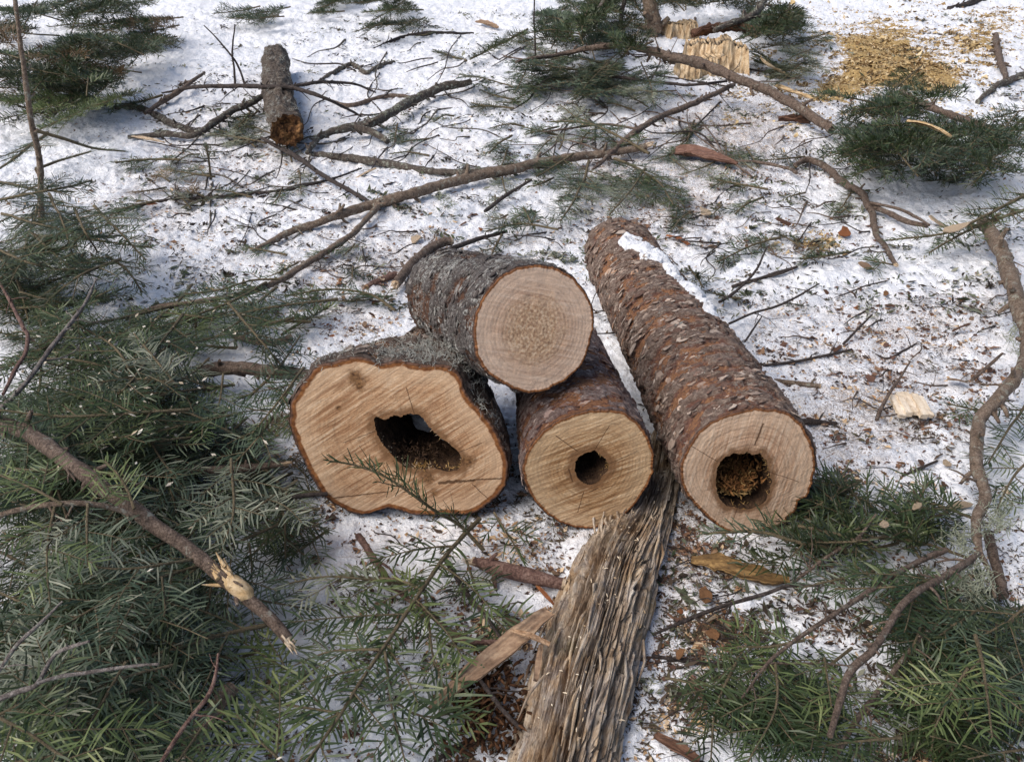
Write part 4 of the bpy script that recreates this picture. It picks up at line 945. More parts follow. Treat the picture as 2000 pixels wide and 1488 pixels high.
br('slim dark branch beside the thick curved stick, ending in dark fir needles', [(818, 520), (850, 500), (895, 480), (940, 465), (990, 452)], [5, 6, 6, 5, 4], 'dark_twig', z=.03, tw=4, tl=.1)
br('short reddish split stick against the thick curved stick', [(716, 560), (745, 545), (772, 535)], [6, 8, 7], 'red_twig', tw=0, start='red')
br('dark curved stick with a blunt end lying on the snow left of the gnarled log', [(436, 645), (465, 658), (490, 666), (530, 669), (570, 660)], [5, 8, 8, 8, 9], 'brown_twig', z=.03, tw=1)
# right of the long log
br('dark twig leaning up right from the snow beside the long log', [(1430, 560), (1460, 551), (1496, 540), (1530, 530), (1557, 521)], [4, 5, 5, 5, 3], 'dark_twig', tw=2)
br('thin twig bent over the snow patch on the long log', [(1405, 590), (1430, 575), (1455, 553), (1478, 525), (1498, 482)], [4, 4, 3, 3, 2], 'dark_twig', z=[.03, .06], tw=3, tl=.06)
br('wiry branching twig right of the middle of the long log', [(1424, 632), (1470, 612), (1518, 598), (1560, 578), (1600, 554)], [3, 3, 3, 2.5, 1.6], 'dark_twig', z=[.03, .05], tw=7, tl=.09, side=[([(1455, 667), (1470, 645), (1488, 618)], [2.5, 2.5, 1.5], [.02, .03])])
br('long thin twig lying flat right of the long log', [(1490, 714), (1540, 708), (1586, 700), (1630, 690), (1664, 682)], [3, 4, 4, 3, 2], 'dark_twig', tw=4, tl=.1)
br('thin straight twig topped with a small cone', [(1647, 672), (1675, 643), (1704, 614)], [3, 3, 2], 'dark_twig', z=[.01, .05], tw=1)
br('leaning dark twig just left of the pale split chip', [(1712, 820), (1722, 795), (1738, 765), (1760, 735), (1778, 706)], [5, 5, 4, 3, 2], 'brown_twig', z=[.02, .06], tw=3, tl=.07)
br('brown peg like stick with a pale end touching the flank of the long log', [(1512, 743), (1545, 747), (1602, 754)], [5, 6, 6], 'tan_twig', tw=0, end='cut')
br('short dark broken stick touching the sawn end of the long log', [(1560, 823), (1590, 824), (1635, 826)], [8, 7, 3], 'dark_twig', tw=2, tl=.05)
br('small y shaped twig on the snow above the pale split chip', [(1695, 683), (1715, 695), (1735, 700), (1765, 684), (1795, 668)], [2, 3, 3, 3, 2], 'dark_twig', tw=4, tl=.06)
br('thin brown twig between the sinuous branch and the speckled snow', [(1898, 742), (1930, 714), (1958, 690)], [4, 4, 3], 'brown_twig', z=[.02, .05], tw=2)
br('thin twig on the snow below the pale split chip', [(1762, 930), (1795, 916), (1830, 900)], [3, 4, 3], 'dark_twig', tw=2)
# upper right
br('short upright brown stick on the snow at the upper right edge', [(1945, 68), (1951, 110), (1967, 158)], [6, 7, 6], 'brown_twig', z=[.03, .03], tw=2, tl=.12)
br('crooked dark stick leaving the picture at the upper right edge', [(1909, 200), (1947, 168), (1980, 155), (2015, 138)], [5, 7, 8, 8], 'lichen_twig', tw=4, tl=.15)
br('dark stick end at the top edge of the upper right snow', [(1853, 17), (1890, 8), (1930, -6)], [5, 6, 6], 'dark_twig', tw=0)
br('pale barkless stick leaning against the fir heap at the top', [(1131, 82), (1157, 38), (1184, -6)], [5, 5.5, 5], 'grey_dead', z=[.02, .3], tw=0)
br('thin lichened stick crossing the pale barkless stick', [(1140, -5), (1172, 30), (1204, 66)], [3, 4, 4], 'lichen_twig', z=[.2, .1], tw=2, tl=.12, tuft=8)
br('mossy lichened branch in front of the fir heap at the top edge', [(1395, 60), (1440, 42), (1475, 28), (1495, -6)], [5, 7, 8, 7], 'lichen_twig', z=[.25, .3], tw=5, tl=.2, tuft=20)

# ------------------------------------------------------------------ upright stems
def upright(label, base, pts, r, mat, name, cat, tw=0):
    b0 = G(*base); P = [np.append(b0 - (0, 0, .02), 0)]
    return br(label, [tuple(b0 - (0, 0, .02)) + (0,)] + [tuple(VP(px, py, b0[1] - .0)) + (0,) for px, py in pts], r, mat, name=name, cat=cat, tw=tw, amp=.006)
upright('straight thin leader of a young fir standing at the upper left, bare near its top', (82, 440), [(80, 402), (77, 315), (64, 252), (52, 168), (38, 70), (26, -20)], [6, 7, 7, 7, 6, 5, 5], 'tan_twig', 'fir_sapling', 'young fir')
SAP = bpy.data.objects['fir_sapling']
upright('grey barked young tree trunk standing at the top edge', (1280, 72), [(1277, 50), (1270, 10), (1262, -60), (1258, -130)], [22, 19, 17, 16, 16], 'tan_twig', 'young_tree', 'young tree')
upright('slender lichened sapling stem standing left of the young tree trunk', (1212, 62), [(1214, 30), (1222, -10), (1230, -60)], [6, 5, 5, 5], 'lichen_twig', 'sapling_stem', 'sapling')
upright('hair thin upright seedling left of the small rotten log', (458, 168), [(457, 130), (454, 105), (459, 48)], [3, 2.6, 2.2, 1.4], 'dark_twig', 'seedling_stem', 'seedling')
upright('hair thin leaning seedling stem left of the upright one', (482, 170), [(465, 130), (444, 100), (420, 72), (398, 50)], [2.6, 2.4, 2.2, 1.8, 1.2], 'dark_twig', 'seedling_stem', 'seedling')
upright('hair thin upright seedling in front of the fir heap at the top', (1046, 118), [(1045, 80), (1043, 40), (1044, -10)], [2.4, 2.2, 2, 1.6], 'dark_twig', 'seedling_stem', 'seedling')

# ------------------------------------------------------------------ fir boughs told apart in the photograph
S_ = dict(split=True, sp=.0068, ln=.038, w=.0030, sub=False, stemn=.12, gap=.052)
fb('fir spray with a curved brown stem hanging across the sawn face of the gnarled log', [(945, 1075), (895, 1024), (854, 1000), (803, 963), (748, 928), (693, 908), (644, 900)], [.03, .08, .13, .19, .22, .24, .26], .075, 'mid', (5, 2), 'vee', bare=.12, under='light', **S_)
SB = dict(S_, sp=.0082, ln=.043, w=.0042)
fb('largest fir bough in the bottom centre, its dark stem slanting over the snow', [(937, 1013), (881, 1073), (823, 1156), (772, 1228), (700, 1333), (664, 1392), (596, 1492)], [.05, .08, .10, .12, .12], .20, 'mid', (6, 4), 'flat', n=10, under='light', bare=.12, **SB)
fb('long fir spray below the largest bottom bough, nearest the rotten log', [(830, 1156), (838, 1220), (846, 1280), (872, 1352)], [.08, .06, .04], .10, 'mid', (4, 2), 'flat', under='blue', **SB)
fb('drooping fir spray at the bottom edge beside the curved bark slab', [(752, 1272), (758, 1330), (766, 1390), (792, 1492)], [.11, .10, .08], .11, 'blue', (4, 2), 'flat', under='mid', **SB)
fb('short pale fir spray pointing left over bare snow, below the gnarled log', [(826, 1152), (775, 1132), (720, 1128), (660, 1122)], [.09, .08, .06], .08, 'light', (4, 2), 'flat', **SB)
fb('pale arching fir spray over the snow between the left heap and the bottom centre', [(796, 1142), (710, 1128), (632, 1124), (560, 1140), (530, 1168)], [.06, .10, .08, .05], .10, 'pale', (3.5, 2), 'flat', under='blue', **SB)
fb('fir spray pointing left from the dark stem, over the torn branch end', [(742, 1268), (690, 1268), (640, 1272), (572, 1300)], [.12, .1, .08], .10, 'blue', (4, 2), under='light', **SB)
fb('yellow green fir spray just below the torn branch end', [(585, 1320), (530, 1290), (470, 1250)], [.06, .08, .1], .08, 'light', (3, 2), **SB)
fb('fir spray lowest right of the short cut branch', [(662, 1392), (604, 1384), (546, 1376), (500, 1390)], [.12, .12, .1], .10, 'mid', (4, 2), under='pale', **SB)
fb('bright green fir spray at the bottom edge beside the short cut branch', [(560, 1495), (510, 1450), (462, 1395)], [.12, .14, .15], .11, 'light', (4, 2), under='mid', **SB)
fb('bushy fir tip standing between the gnarled log and the holed log, on the snow', [(965, 1000), (985, 1030), (1003, 1060), (1020, 1094)], [.06, .05, .03], .045, 'mid', (3, 2), 'brush', bare=.0)
fb('small dark fir spray left of the snapped stub', [(912, 1096), (922, 1125), (935, 1160)], .05, .05, 'dark', (3, 2), 'flat')
fb('fir spray above the curved bark slab', [(930, 1178), (962, 1206), (1004, 1246)], [.06, .04], .08, 'mid', (3, 2), 'flat', under='blue', **SB)
fb('grey green fir spray below the tip of the curved bark slab', [(800, 1390), (850, 1400), (920, 1375)], [.05, .05], .08, 'mid', (3, 2), under='light', **SB)
# left heap, nearest
fb('long fir bough reaching left from the end of the thickest branch', [(530, 1218), (430, 1240), (330, 1270), (220, 1300), (105, 1335)], [.10, .14, .18, .2], .17, 'blue', (6, 3), under='pale', n=11, **S_)
fb('broad fir bough reaching left from the torn wood of the thickest branch', [(402, 1100), (330, 1124), (256, 1148), (172, 1196), (70, 1250)], [.16, .2, .22, .22], .17, 'blue', (5, 3), under='pale', n=11, **S_)
fb('fir spray hanging below the thin arching stem, left of two', [(108, 984), (96, 1040), (92, 1100), (98, 1180)], [.29, .28, .26], .085, 'pale', (4, 2), under='light', **S_)
fb('fir spray hanging below the thin arching stem, right of two', [(172, 983), (168, 1040), (172, 1105)], [.29, .28, .26], .08, 'blue', (4, 2), under='pale', **S_)
fb('yellow green fir spray tip at the left edge above the thin arching stem', [(122, 985), (60, 952), (-6, 925)], [.3, .31, .3], .08, 'light', (4, 2), **S_)
fb('curved yellow green spray with needles on its left side, crossing the thickest branch', [(262, 994), (250, 955), (232, 925), (205, 900)], [.26, .28, .28], .06, 'light', (4, 2), sides=(-1,), ang=60, **S_)
fb('short fir spray hanging under the broad left bough', [(316, 1126), (322, 1170), (328, 1225)], [.22, .2], .06, 'blue', (3, 2), **S_)
fb('dark fir spray lying beside the torn wood on snow', [(486, 1058), (490, 1095), (492, 1138)], [.08, .06], .05, 'dark', (3, 2), **S_)
fb('fir bough drooping to the lower left corner', [(246, 1292), (215, 1345), (172, 1425), (140, 1480)], [.24, .22, .2], .13, 'blue', (4, 3), under='mid', **S_)
fb('yellow green fir bough crossing the lower left corner', [(-10, 1396), (50, 1430), (104, 1466), (160, 1500)], [.28, .26], .13, 'light', (5, 3), under='mid', **S_)
fb('fir spray above the yellow green bough in the lower left corner', [(-10, 1400), (40, 1376), (104, 1354)], [.25, .27], .09, 'mid', (4, 2), **S_)
fb('blue green bough under the reddish twig at the bottom edge', [(410, 1492), (350, 1430), (290, 1385)], [.14, .18], .12, 'blue', (4, 2), under='pale', **S_)
fb('pale silvery fir spray in the middle of the left heap, pointing up', [(346, 756), (308, 706), (262, 652)], [.20, .23, .22], .08, 'pale', (4, 2), **S_)
fb('pale silvery fir spray in the middle of the left heap, pointing left', [(342, 748), (270, 742), (186, 746)], [.21, .22], .09, 'pale', (4, 2), under='blue', **S_)
fb('silvery fir spray end above the highest of the three branches', [(408, 700), (380, 725), (340, 752)], [.13, .17], .07, 'pale', (3, 2), **S_)
fb('green fir spray hanging before the highest of the three branches', [(436, 730), (430, 775), (416, 826)], [.17, .14], .07, 'mid', (3, 2), under='light', **S_)
fb('yellow green fir bough tip left of the middle branch of three', [(150, 870), (220, 858), (290, 842)], [.2, .22], .09, 'light', (4, 2), under='mid', **S_)
fb('long dark green fir bough crossing the left heap above the thickest branch', [(370, 800), (260, 805), (130, 812), (-10, 800)], [.2, .24, .25], .15, 'mid', (5, 3), under='dark', n=12, **S_)
fb('dark green fir bough along the fork of the long brown branch', [(520, 552), (450, 590), (370, 620), (300, 650)], [.06, .08, .08], .14, 'mid', (4, 2), under='light', **S_)
fb('grey green fir spray above the fork of the long brown branch', [(545, 545), (490, 548), (430, 566), (360, 575)], [.07, .06], .07, 'blue', (3, 2))
fb('bright green fir bough lying on snow behind the gnarled log', [(772, 606), (740, 585), (711, 573), (640, 566), (555, 578)], [.03, .05, .04], .10, 'mid', (4, 2), under='light', **S_)
fb('green fir spray left of the gnarled log, pointing up at the bright bough', [(550, 654), (600, 622), (650, 594)], .03, .07, 'mid', (4, 2), 'vee', under='light')
fb('dark fir spray among the rust coloured needles beside the gnarled log', [(420, 905), (455, 872), (500, 842)], [.09, .08], .07, 'dark', (3, 2), **S_)
# right
fb('blue green bushy bough across the foot of the sawn long log', [(1652, 1076), (1560, 1058), (1475, 1036), (1374, 1042)], [.05, .08, .09, .06], .07, 'blue', (6, 3), 'brush', bare=.0, under='mid', **S_)
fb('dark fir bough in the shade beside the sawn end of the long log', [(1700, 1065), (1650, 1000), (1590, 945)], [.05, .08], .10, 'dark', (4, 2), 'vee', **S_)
fb('dense green fir bough with pale flecks right of the long log', [(1800, 1095), (1770, 1040), (1790, 985), (1815, 940)], [.05, .09], .12, 'mid', (4, 2), 'vee', under='dark', **S_)
fb('fir bough with downward needles below the forked thin branch', [(1716, 1112), (1650, 1128), (1565, 1148)], [.06, .06], .06, 'blue', (4, 2), 'flat', **S_)
fb('bright green fir spray between the dense bough and the sinuous branch', [(1850, 1000), (1800, 1020), (1740, 1050)], [.05, .08], .08, 'mid', (4, 2), 'brush')
fb('pale green fir spray around the end of the long straight branch', [(1570, 1250), (1500, 1262), (1440, 1262)], [.08, .08], .09, 'light', (4, 2), **S_)
fb('fir spray pointing down at the bottom edge right of the rotten log', [(1514, 1296), (1520, 1350), (1505, 1410), (1458, 1492)], [.1, .11], .10, 'mid', (4, 2), under='light', **S_)
fb('leftmost dark fir spray right of the rotten log, at the bottom edge', [(1440, 1290), (1412, 1350), (1395, 1400), (1388, 1485)], [.08, .08], .08, 'dark', (4, 2), under='mid', **S_)
fb('yellow green fir spray touching the bent brown branch', [(1610, 1284), (1616, 1330), (1624, 1380)], [.1, .11], .07, 'light', (3, 2), **S_)
fb('low fir bough along the bottom edge under the bent branch', [(1760, 1440), (1680, 1444), (1590, 1460)], [.09, .1], .11, 'mid', (4, 2), under='light', **S_)
fb('fir bough filling the bottom edge right of the downward spray', [(1640, 1395), (1590, 1420), (1540, 1490)], [.07, .09], .10, 'mid', (4, 2), **S_)
fb('blue green fir spray beneath the lichened fork', [(1920, 1186), (1880, 1210), (1830, 1244)], [.1, .1], .09, 'blue', (4, 2), under='light', **S_)
fb('dark fir bough at the right edge below the lichened fork', [(2010, 1180), (1960, 1220), (1900, 1250)], [.12, .1], .12, 'dark', (4, 2), under='blue', **S_)
fb('long yellow green fir bough hanging at the lower right', [(1905, 1240), (1920, 1310), (1928, 1370), (1938, 1440)], [.14, .15], .11, 'light', (5, 2), under='mid', **S_)
fb('yellow green fir spray fanning left at the lower right', [(1890, 1305), (1860, 1350), (1826, 1420)], [.14, .12], .09, 'light', (4, 2), under='pale', **S_)
fb('fir spray pointing left above the fanning lower right spray', [(1900, 1345), (1850, 1335), (1790, 1322)], [.13, .1], .08, 'mid', (4, 2), **S_)
fb('blue green fir bough leaving at the right edge near the bottom', [(1900, 1330), (1950, 1342), (2010, 1362)], [.13, .13], .10, 'blue', (4, 2), **S_)
fb('dark fir bough in the bottom right corner', [(2010, 1462), (1950, 1470), (1890, 1482)], [.08, .1], .13, 'dark', (4, 2), under='blue', **S_)
fb('thin fir spray left of the sinuous branch, over speckled snow', [(1935, 806), (1895, 798), (1850, 788)], [.05, .04], .06, 'mid', (3, 2))
fb('fir spray at the right edge behind the bend of the sinuous branch', [(2010, 780), (1975, 830), (1930, 905)], [.06, .05], .11, 'mid', (4, 2), under='blue', **S_)
fb('green fir spray at the right edge below the bend of the sinuous branch', [(2010, 900), (1980, 930), (1945, 1000)], [.05, .04], .07, 'mid', (4, 2))
fb('bright green fir bough reaching in from the right edge, upper arm', [(2030, 366), (1930, 418), (1846, 456), (1730, 470)], [.15, .12, .08, .05], .10, 'mid', (5, 2), 'vee', under='light', **S_)
fb('bright green fir bough reaching in from the right edge, lower arm', [(2030, 400), (1960, 424), (1900, 446), (1815, 494)], [.13, .1, .06], .09, 'mid', (5, 2), 'flat', under='light', **S_)
fb('small bright fir spray beside the tan bark crumbs', [(1662, 492), (1615, 500), (1562, 506)], .03, .07, 'mid', (3, 2), 'vee')
fb('thin fir spray left of the tan bark crumbs', [(1524, 464), (1470, 478), (1400, 512)], .03, .07, 'mid', (3, 2))
fb('dark fir spray on the snow above the pale upright chip', [(1500, 370), (1450, 362), (1400, 352)], .04, .10, 'dark', (3, 2), under='mid')
fb('fir spray drooping from the dark spray above the pale upright chip', [(1490, 385), (1460, 398), (1436, 418)], .03, .08, 'mid', (3, 2))
fb('tiny dark fir sprig against the long log beyond its snow patch', [(1345, 520), (1360, 540), (1372, 560)], .03, .05, 'dark', (3, 2), 'brush')
fb('low fir sprig right of the snow strip on the long log', [(1445, 582), (1420, 580), (1392, 572)], .03, .05, 'dark', (3, 2))
# behind the logs
fb('grey green fir bough over the broken end of the long brown branch', [(1268, 300), (1200, 262), (1140, 240), (1075, 238)], [.05, .08, .05], .15, 'blue', (4, 2), under='mid')
fb('blue green fir bough fanning below the long brown branch', [(1150, 315), (1140, 350), (1120, 395), (1095, 432)], [.06, .05], .15, 'blue', (4, 2), under='pale')
fb('fir bough spreading right below the broken branch end', [(1200, 310), (1245, 330), (1290, 360), (1315, 400)], [.06, .05], .15, 'mid', (4, 2), under='blue')
fb('fir spray wrapped around the middle of the long brown branch', [(1120, 300), (1080, 325), (1048, 345)], [.07, .05], .08, 'dark', (3, 2), under='mid')
fb('pale fir spray lying on snow between the long log and the broken branch end', [(1260, 330), (1230, 375), (1190, 420)], .05, .13, 'pale', (3, 2), under='mid')
fb('dark fir spray on a slim branch behind the top log', [(1090, 448), (1018, 437), (948, 452)], .05, .09, 'dark', (3, 2), under='blue')
fb('blue green fir sprig standing up behind the top log', [(1045, 448), (1035, 430), (1022, 405)], [.03, .08], .06, 'blue', (3, 2))
fb('dark fir sprig drooping from the slim branch behind the top log', [(980, 458), (966, 485), (954, 520)], .04, .06, 'dark', (3, 2))
fb('low blue grey fir spray on snow left of the slender slanting branch', [(1000, 265), (975, 280), (955, 300)], .03, .10, 'blue', (3, 2))
fb('single dark fir spray on open snow near the top, tip at lower left', [(1030, 58), (985, 82), (918, 116)], .05, .11, 'mid', (3, 2), 'brush')
# upper left
fb('fir sprig with comb like needles growing right from the young fir', [(66, 254), (120, 270), (185, 290), (245, 296)], [.30, .25, .18, .14], .02, 'blue', (5, 2), 'flat', n=0, bare=0, ln=.045)
fb('fir sprig with comb like needles slanting up from the left heap', [(70, 330), (120, 312), (178, 296)], [.2, .2], .02, 'blue', (4, 2), 'flat', n=0, bare=0, ln=.04)
fb('grey green fir spray on snow right of the young fir', [(350, 312), (290, 312), (225, 318)], .04, .13, 'mid', (3, 2), under='pale')
fb('pale fir spray lying in crumbs above the very long thin twig', [(420, 345), (370, 338), (320, 330)], .03, .12, 'pale', (3, 2), under='mid')
fb('tiny upright fir seedling with two arms above the very long thin twig', [(412, 352), (407, 315), (403, 285)], [0, .12, .24], .07, 'pale', (3, 2), 'brush', n=2)
fb('small dark fir spray beside the straight brown stick', [(318, 186), (285, 196), (240, 208)], .05, .15, 'mid', (3, 2), 'brush')
fb('grey fir spray under the small rotten log face', [(520, 280), (460, 268), (410, 262)], .03, .14, 'pale', (3, 2), under='mid')
fb('fir spray at the dark tip of the long brown branch', [(560, 498), (520, 490), (480, 482)], .02, .08, 'blue', (3, 2))
fb('fir spray at the left end of the very long thin twig', [(310, 392), (270, 400), (225, 412)], .03, .12, 'mid', (3, 2))

# ------------------------------------------------------------------ heaps where single boughs can hardly be told apart
def heap(n, boxes, zr, ang, length, label, group, kinds, seed, spray=.13, style='flat', split=False, **kw):
    q = np.random.default_rng(seed); A = np.array([(b[2] - b[0]) * (b[3] - b[1]) for b in boxes], float); A /= A.sum()
    for k in range(n):
        b = boxes[q.choice(len(boxes), p=A)]; cx, cy = q.uniform(b[0], b[2]), q.uniform(b[1], b[3]); a = math.radians(q.normal(*ang)); l = length * q.uniform(.7, 1.25)
        dx, dy = math.cos(a) * l / 2, math.sin(a) * l / 2 * kw.get('sq', .6); z = zr[0] + (zr[1] - zr[0]) * (k + q.random()) / n
        kd = kinds[q.integers(len(kinds))]
        fb(label, [(cx - dx, cy - dy), (cx + q.normal(0, l * .05), cy + q.normal(0, l * .05)), (cx + dx, cy + dy)], [z * .9, z * 1.1, z * .8], spray * q.uniform(.8, 1.2), kd, kw.get('r', (4, 2)), style, group=group, under=kinds[q.integers(len(kinds))], split=split, sub=kw.get('sub', True), seed=seed * 1000 + k, tone=kw.get('tone', .45), **{x: kw[x] for x in ('sp', 'w', 'ln', 'gap', 'stemn') if x in kw})
NH = dict(sp=.0068, ln=.038, w=.0031, gap=.044, stemn=.1, sub=False)
heap(52, [(0, 900, 330, 1480), (330, 950, 520, 1230), (0, 1100, 420, 1488)], (.03, .22), (150, 50), 300, 'fir bough buried in the dense blue green heap at the lower left', 'boughs in the lower left heap', ('blue', 'mid', 'dark', 'blue', 'pale'), 1, .14, **NH)
heap(48, [(0, 640, 420, 960), (180, 600, 540, 720), (380, 740, 600, 900), (0, 800, 300, 960)], (.03, .21), (170, 55), 270, 'fir bough tangled in the dark green heap left of the gnarled log', 'boughs in the heap left of the gnarled log', ('mid', 'dark', 'mid', 'blue', 'mid', 'light'), 2, .13, **dict(NH, gap=.040))
heap(7, [(420, 940, 560, 1040), (500, 1000, 600, 1070)], (.02, .07), (140, 60), 190, 'low fir spray on the snow below the three left branches', 'sprays below the left branches', ('blue', 'mid', 'dark'), 12, .09, **NH)
heap(24, [(0, 400, 190, 640), (0, 440, 250, 560), (0, 240, 90, 420)], (.05, .26), (40, 60), 190, 'fir bough around the foot of the young fir at the left edge', 'boughs around the young fir', ('mid', 'blue', 'dark', 'mid'), 3, .12, **NH)
heap(54, [(0, 70, 290, 175), (130, 0, 300, 90), (0, 90, 200, 190), (40, 0, 280, 60)], (.02, .30), (150, 60), 130, 'dark fir bough in the heap at the upper left', 'boughs in the upper left heap', ('dark', 'mid', 'dry', 'mid', 'dark', 'blue'), 4, .17, 'brush', sp=.009, w=.005, ln=.034, sq=.5, tone=.45, gap=.045, r=(1.8, 1))
heap(10, [(0, 180, 130, 240), (120, 185, 230, 215)], (.05, .2), (170, 30), 140, 'dark fir bough at the near fringe of the upper left heap', 'boughs at the fringe of the upper left heap', ('dark', 'mid', 'light'), 5, .14, 'brush', r=(1.8, 1), sp=.008, w=.0045, sq=.4)
heap(5, [(430, 8, 525, 40)], (.03, .12), (165, 20), 90, 'fir spray in the small clump at the top edge above the small rotten log', 'clump above the small rotten log', ('mid', 'blue'), 6, .14, 'brush', r=(1.8, 1), sp=.008, w=.0045, sq=.5)
heap(9, [(610, 0, 780, 40), (690, 10, 810, 60)], (.03, .15), (165, 30), 100, 'dark fir spray in the loose clump at the top edge', 'clump at the top edge', ('dark', 'mid'), 7, .15, 'brush', r=(1.8, 1), sp=.008, w=.0045, sq=.5)
heap(56, [(1065, 0, 1250, 90), (1300, -25, 1480, 24), (1060, -20, 1480, 10), (1440, 10, 1560, 80), (1065, 20, 1250, 90)], (.02, .30), (150, 60), 100, 'fir bough in the dense green heap around the young tree trunk', 'boughs around the young tree trunk', ('dark', 'mid', 'dark', 'mid', 'blue'), 8, .17, 'brush', r=(1.8, 1), sp=.009, w=.005, ln=.034, sq=.6, gap=.045)
heap(24, [(930, 140, 1060, 205), (1030, 105, 1280, 175), (1060, 120, 1250, 180)], (.02, .13), (165, 30), 120, 'grey green fir spray under the long bowed branch', 'sprays under the bowed branch', ('mid', 'blue', 'blue', 'dark', 'pale'), 9, .14, r=(1.8, 1), sp=.008, w=.0045, ln=.034, sq=.6)
heap(7, [(1510, 40, 1590, 110), (1490, 90, 1570, 140)], (.04, .14), (130, 40), 90, 'fir spray beside the splintered wood chunk', 'sprays beside the wood chunk', ('mid', 'dark', 'pale'), 14, .2, r=(1.8, 1), sp=.008, w=.004)
heap(46, [(1640, 190, 1830, 300), (1640, 170, 1780, 330), (1690, 270, 1900, 340), (1830, 220, 2000, 340), (1840, 280, 2010, 360)], (.03, .24), (160, 40), 140, 'fir bough in the dense green heap below the yellow sawdust', 'boughs in the heap below the sawdust', ('dark', 'mid', 'mid', 'blue', 'blue'), 10, .15, 'brush', r=(2.2, 1), sp=.008, w=.0045, ln=.032, sq=.7, gap=.04)
heap(14, [(1760, 1180, 1990, 1300), (1850, 1290, 2000, 1488), (1730, 1130, 1850, 1190)], (.03, .1), (120, 60), 190, 'fir spray underneath the lower right boughs', 'sprays under the lower right boughs', ('dark', 'mid', 'blue'), 11, .12, **NH)
heap(6, [(1420, 1300, 1640, 1460)], (.02, .07), (100, 40), 180, 'fir spray underneath the boughs right of the rotten log', 'sprays under the boughs right of the rotten log', ('dark', 'mid'), 13, .10, **NH)
heap(9, [(1560, 940, 1840, 1090)], (.02, .06), (150, 50), 170, 'fir spray in the shaded clump right of the sawn long log', 'sprays right of the sawn long log', ('dark', 'mid', 'dark'), 15, .10, 'vee')

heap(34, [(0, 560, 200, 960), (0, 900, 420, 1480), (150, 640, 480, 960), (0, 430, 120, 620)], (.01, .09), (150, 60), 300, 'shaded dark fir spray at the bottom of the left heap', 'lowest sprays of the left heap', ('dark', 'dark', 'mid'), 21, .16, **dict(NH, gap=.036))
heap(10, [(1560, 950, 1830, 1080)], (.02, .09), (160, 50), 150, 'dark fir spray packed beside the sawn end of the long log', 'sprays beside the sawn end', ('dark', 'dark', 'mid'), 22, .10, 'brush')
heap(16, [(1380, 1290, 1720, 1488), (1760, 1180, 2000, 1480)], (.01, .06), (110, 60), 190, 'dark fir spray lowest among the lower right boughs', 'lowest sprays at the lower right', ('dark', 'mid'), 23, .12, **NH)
heap(12, [(250, 570, 560, 680)], (.02, .08), (160, 40), 150, 'green fir spray among the boughs under the fork of the long branch', 'sprays under the fork', ('mid', 'dark', 'light'), 24, .09, **NH)

# ------------------------------------------------------------------ slabs, chunks, chips
def slab(label, pts, hw, thick, mat, name, cat, z=.02, curl=.0, seed=0, n=20, group=None, jag=.15):
    """a board or bark strip along a line of points: width hw (px), real thickness, torn edges, curl across"""
    C, w, L = path3(pts, z, hw, .006); T = unit(np.gradient(C, axis=0)); S = unit(np.cross(T, (0, 0, 1))); U = np.cross(S, T)
    u = np.linspace(-1, 1, n)[None]; s = np.linspace(0, 1, len(C))[:, None] * L
    jl = 1 + jag * 2 * (fbm2(s * 40, 0 * s + 1, seed, 3) - .5); jr = 1 + jag * 2 * (fbm2(s * 40, 0 * s + 9, seed + 1, 3) - .5)
    wx = np.where(u < 0, jl, jr) * u * w[:, None]
    nz = fbm3(u * 6 + 0 * s, s * 14, 0, seed + 3, 3) - .5
    end = np.clip(np.minimum(s, L - s) / (.03 + .03 * noise2(u * 5, 0 * u, seed + 6)), 0, 1)
    top = curl * w[:, None] * (u ** 2) + nz * thick * 1.3 + thick * .5 * end
    bot = top - thick * (.35 + .65 * end) * (1 - .55 * u ** 2)
    V = []
    for h in (top, bot): V.append(C[:, None] + S[:, None] * wx[..., None] + U[:, None] * h[..., None])
    na = len(C); mb = MB(); i = np.arange(na - 1)[:, None] * n; j = np.arange(n - 1)
    Q = np.stack((i + j, i + j + 1, i + n + j + 1, i + n + j), -1).reshape(-1, 4)
    o2 = na * n; loop = np.concatenate((np.arange(n), np.arange(1, na) * n + n - 1, (na - 1) * n + np.arange(n - 2, -1, -1), np.arange(na - 2, 0, -1) * n)); nx = np.roll(loop, -1)
    Qs = np.stack((loop, nx, nx + o2, loop + o2), -1)
    mb.add(np.concatenate([v.reshape(-1, 3) for v in V]), np.concatenate((Q, Q[:, ::-1] + o2, Qs)))
    o = mb.build(name, M[mat] if isinstance(mat, str) else mat); tag(o, label, cat, group); return o
def m_grain(name, c0, c1, c2, sc=(30, 30, 30)):
    b = NB(name); n = b.noise(1, b.map(scale=sc), detail=6, rough=.68); n2 = b.noise(150, detail=3)
    f = b.math('ADD', b.math('MULTIPLY', n, .75), b.math('MULTIPLY', n2, .25))
    b.set('Base Color', b.ramp(f, [(.34, c0), (.5, c1), (.66, c2)])); b.bump(f, .8, .005); return b.m
M['bark_slab'] = m_grain('curved_bark_wood', (.14, .085, .055), (.28, .185, .12), (.42, .30, .20), (18, 60, 40))
M['amber'] = m_grain('amber_wood', (.07, .042, .02), (.17, .10, .04), (.33, .21, .085), (20, 90, 40))
M['darkslab'] = m_grain('dark_red_wood', (.045, .022, .015), (.10, .05, .032), (.20, .11, .07), (14, 50, 40))
M['redbark'] = m_grain('red_bark', (.09, .045, .03), (.17, .09, .065), (.28, .17, .13), (25, 60, 40))
M['rust'] = m_grain('rust_bark', (.12, .04, .015), (.27, .10, .04), (.40, .19, .08))
M['leaf'] = m_grain('dead_leaf', (.10, .05, .025), (.22, .11, .05), (.34, .19, .10))
